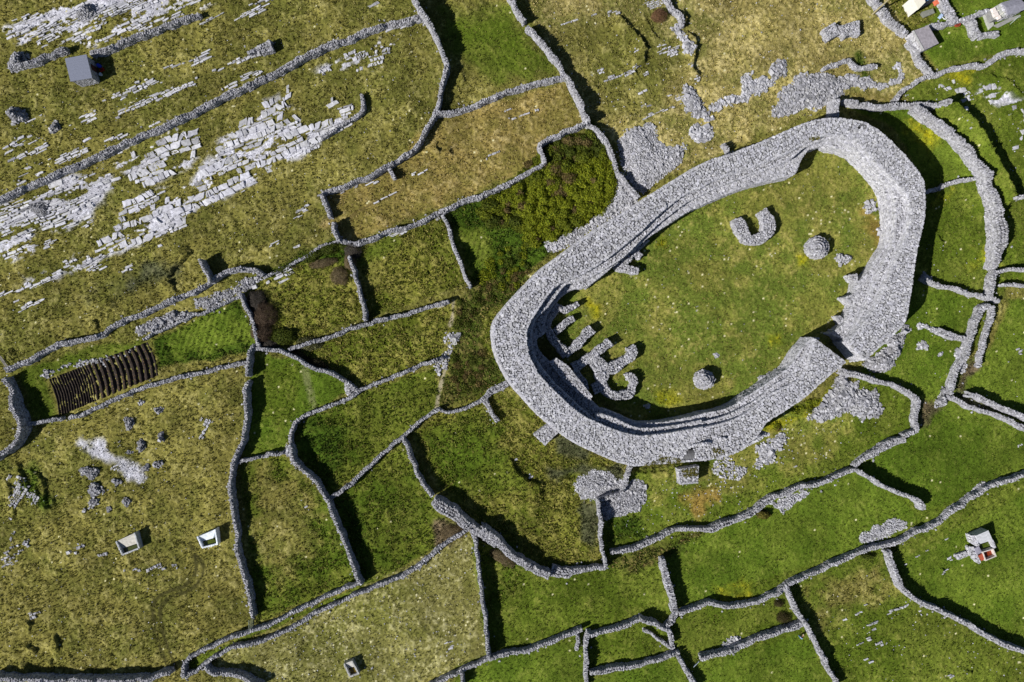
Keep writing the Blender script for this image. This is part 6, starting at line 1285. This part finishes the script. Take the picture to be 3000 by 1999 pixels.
# ------------------------------------------------------------------ person bending over in the lower meadow
def person():
    f = W(T('P', [(2340.5, 1862)]), 0.1)[0]; z0 = gz(f[:1], f[1:])[0]; fw = np.array([.52, .85]); fw /= np.linalg.norm(fw); rt = np.array([fw[1], -fw[0]])
    root = empty('person', f, 0); tag(root, 'person in black top and blue jeans bending over under the wall', 'person')
    P = lambda a, s, z: Vector((f[0] + fw[0] * a + rt[0] * s, f[1] + fw[1] * a + rt[1] * s, z0 + z))
    def skin(name, V, E, R, mt, col, sub=2):
        me = bpy.data.meshes.new(name); me.from_pydata([tuple(v) for v in V], E, []); o = bpy.data.objects.new(name, me); COL.objects.link(o)
        md = o.modifiers.new('skin', 'SKIN'); 
        for i, r in enumerate(R): me.skin_vertices[0].data[i].radius = (r, r)
        me.skin_vertices[0].data[0].use_root = True
        sb = o.modifiers.new('sub', 'SUBSURF'); sb.levels = sub; sb.render_levels = sub
        dg = bpy.context.evaluated_depsgraph_get(); m2 = bpy.data.meshes.new_from_object(o.evaluated_get(dg)); o.modifiers.clear(); o.data = m2; m2.name = name
        a = m2.attributes.get('col') or m2.attributes.new('col', 'FLOAT_COLOR', 'POINT'); a.data.foreach_set('color', np.tile(np.r_[col, 1.0], (len(m2.vertices), 1)).astype(np.float32).ravel())
        m2.materials.clear(); m2.materials.append(mt); m2.polygons.foreach_set('use_smooth', np.ones(len(m2.polygons), bool)); adopt(root, o); return o
    SK = lin(206, 160, 132) * .9
    # body: pelvis root, spine forward, neck, head, arms with fingers, legs
    V = [P(-.02, 0, .92), P(.22, 0, 1.06), P(.42, 0, 1.08), P(.53, 0, 1.06), P(.62, 0, 1.04), P(.72, 0, 1.0), P(.40, .19, 1.05), P(.46, .24, .78), P(.62, .22, .58), P(.40, -.19, 1.05), P(.48, -.24, .8), P(.68, -.2, .62),
         P(-.02, .10, .86), P(.05, .11, .48), P(-.03, .12, .08), P(.10, .12, .04), P(-.02, -.10, .86), P(.03, -.11, .48), P(-.06, -.12, .08), P(.07, -.12, .04)]
    E = [(0,1),(1,2),(2,3),(3,4),(4,5),(2,6),(6,7),(7,8),(2,9),(9,10),(10,11),(0,12),(12,13),(13,14),(14,15),(0,16),(16,17),(17,18),(18,19)]
    R = [.13,.13,.13,.06,.09,.09,.06,.045,.03,.06,.045,.03,.085,.06,.045,.04,.085,.06,.045,.04]
    for w, s in ((8, 1), (11, -1)):
        b = len(V); hv = V[w] + Vector((fw[0] * .07, fw[1] * .07, -.06)); V.append(hv); E.append((w, b)); R.append(.03)
        for k in range(5):
            o = (k - 2) * .02; l = (.05, .075, .085, .078, .06)[k]
            V.append(hv + Vector((rt[0] * o + fw[0] * l * .6, rt[1] * o + fw[1] * l * .6, -l * .6))); E.append((b, len(V) - 1)); R.append(.009)
            V.append(V[-1] + Vector((fw[0] * .01, fw[1] * .01, -l * .5))); E.append((len(V) - 2, len(V) - 1)); R.append(.007)
    skin('body', V, E, R, M_CLOTH, SK)
    skin('black_top', [P(-.02, 0, .95), P(.22, 0, 1.07), P(.42, 0, 1.09), P(.40, .20, 1.06), P(.46, .25, .78), P(.60, .23, .61), P(.40, -.20, 1.06), P(.48, -.25, .8), P(.66, -.21, .65)], [(0,1),(1,2),(2,3),(3,4),(4,5),(2,6),(6,7),(7,8)], [.155,.16,.15,.085,.066,.05,.085,.066,.05], M_CLOTH, lin(22, 22, 26))
    skin('blue_jeans', [P(-.06, 0, .93), P(-.02, .11, .84), P(.05, .115, .48), P(-.03, .12, .12), P(-.02, -.11, .84), P(.03, -.115, .48), P(-.06, -.12, .12)], [(0,1),(1,2),(2,3),(0,4),(4,5),(5,6)], [.175,.115,.085,.075,.115,.085,.075], M_CLOTH, lin(110, 160, 215) * .8)
    skin('pale_hair', [P(.60, 0, 1.08), P(.68, 0, 1.06), P(.74, 0, 1.0)], [(0,1),(1,2)], [.095,.105,.07], M_CLOTH, lin(240, 230, 205) * .9)
    for s in (.12, -.12): skin('shoe', [P(-.08, s, .05), P(.05, s, .05), P(.16, s, .035)], [(0,1),(1,2)], [.055,.055,.04], M_CLOTH, lin(30, 28, 30))
    # face: eyes and nose under the brow
    m = MB()
    for s in (-.035, .035): m.box(tuple(P(.735, s, .94)), (.012, .012, .012), 0, lin(30, 24, 20))
    adopt(root, m.build('eyes', M_CLOTH)); m = MB(); m.box(tuple(P(.76, 0, .91)), (.014, .014, .02), 0, SK); adopt(root, m.build('nose', M_CLOTH))
person()
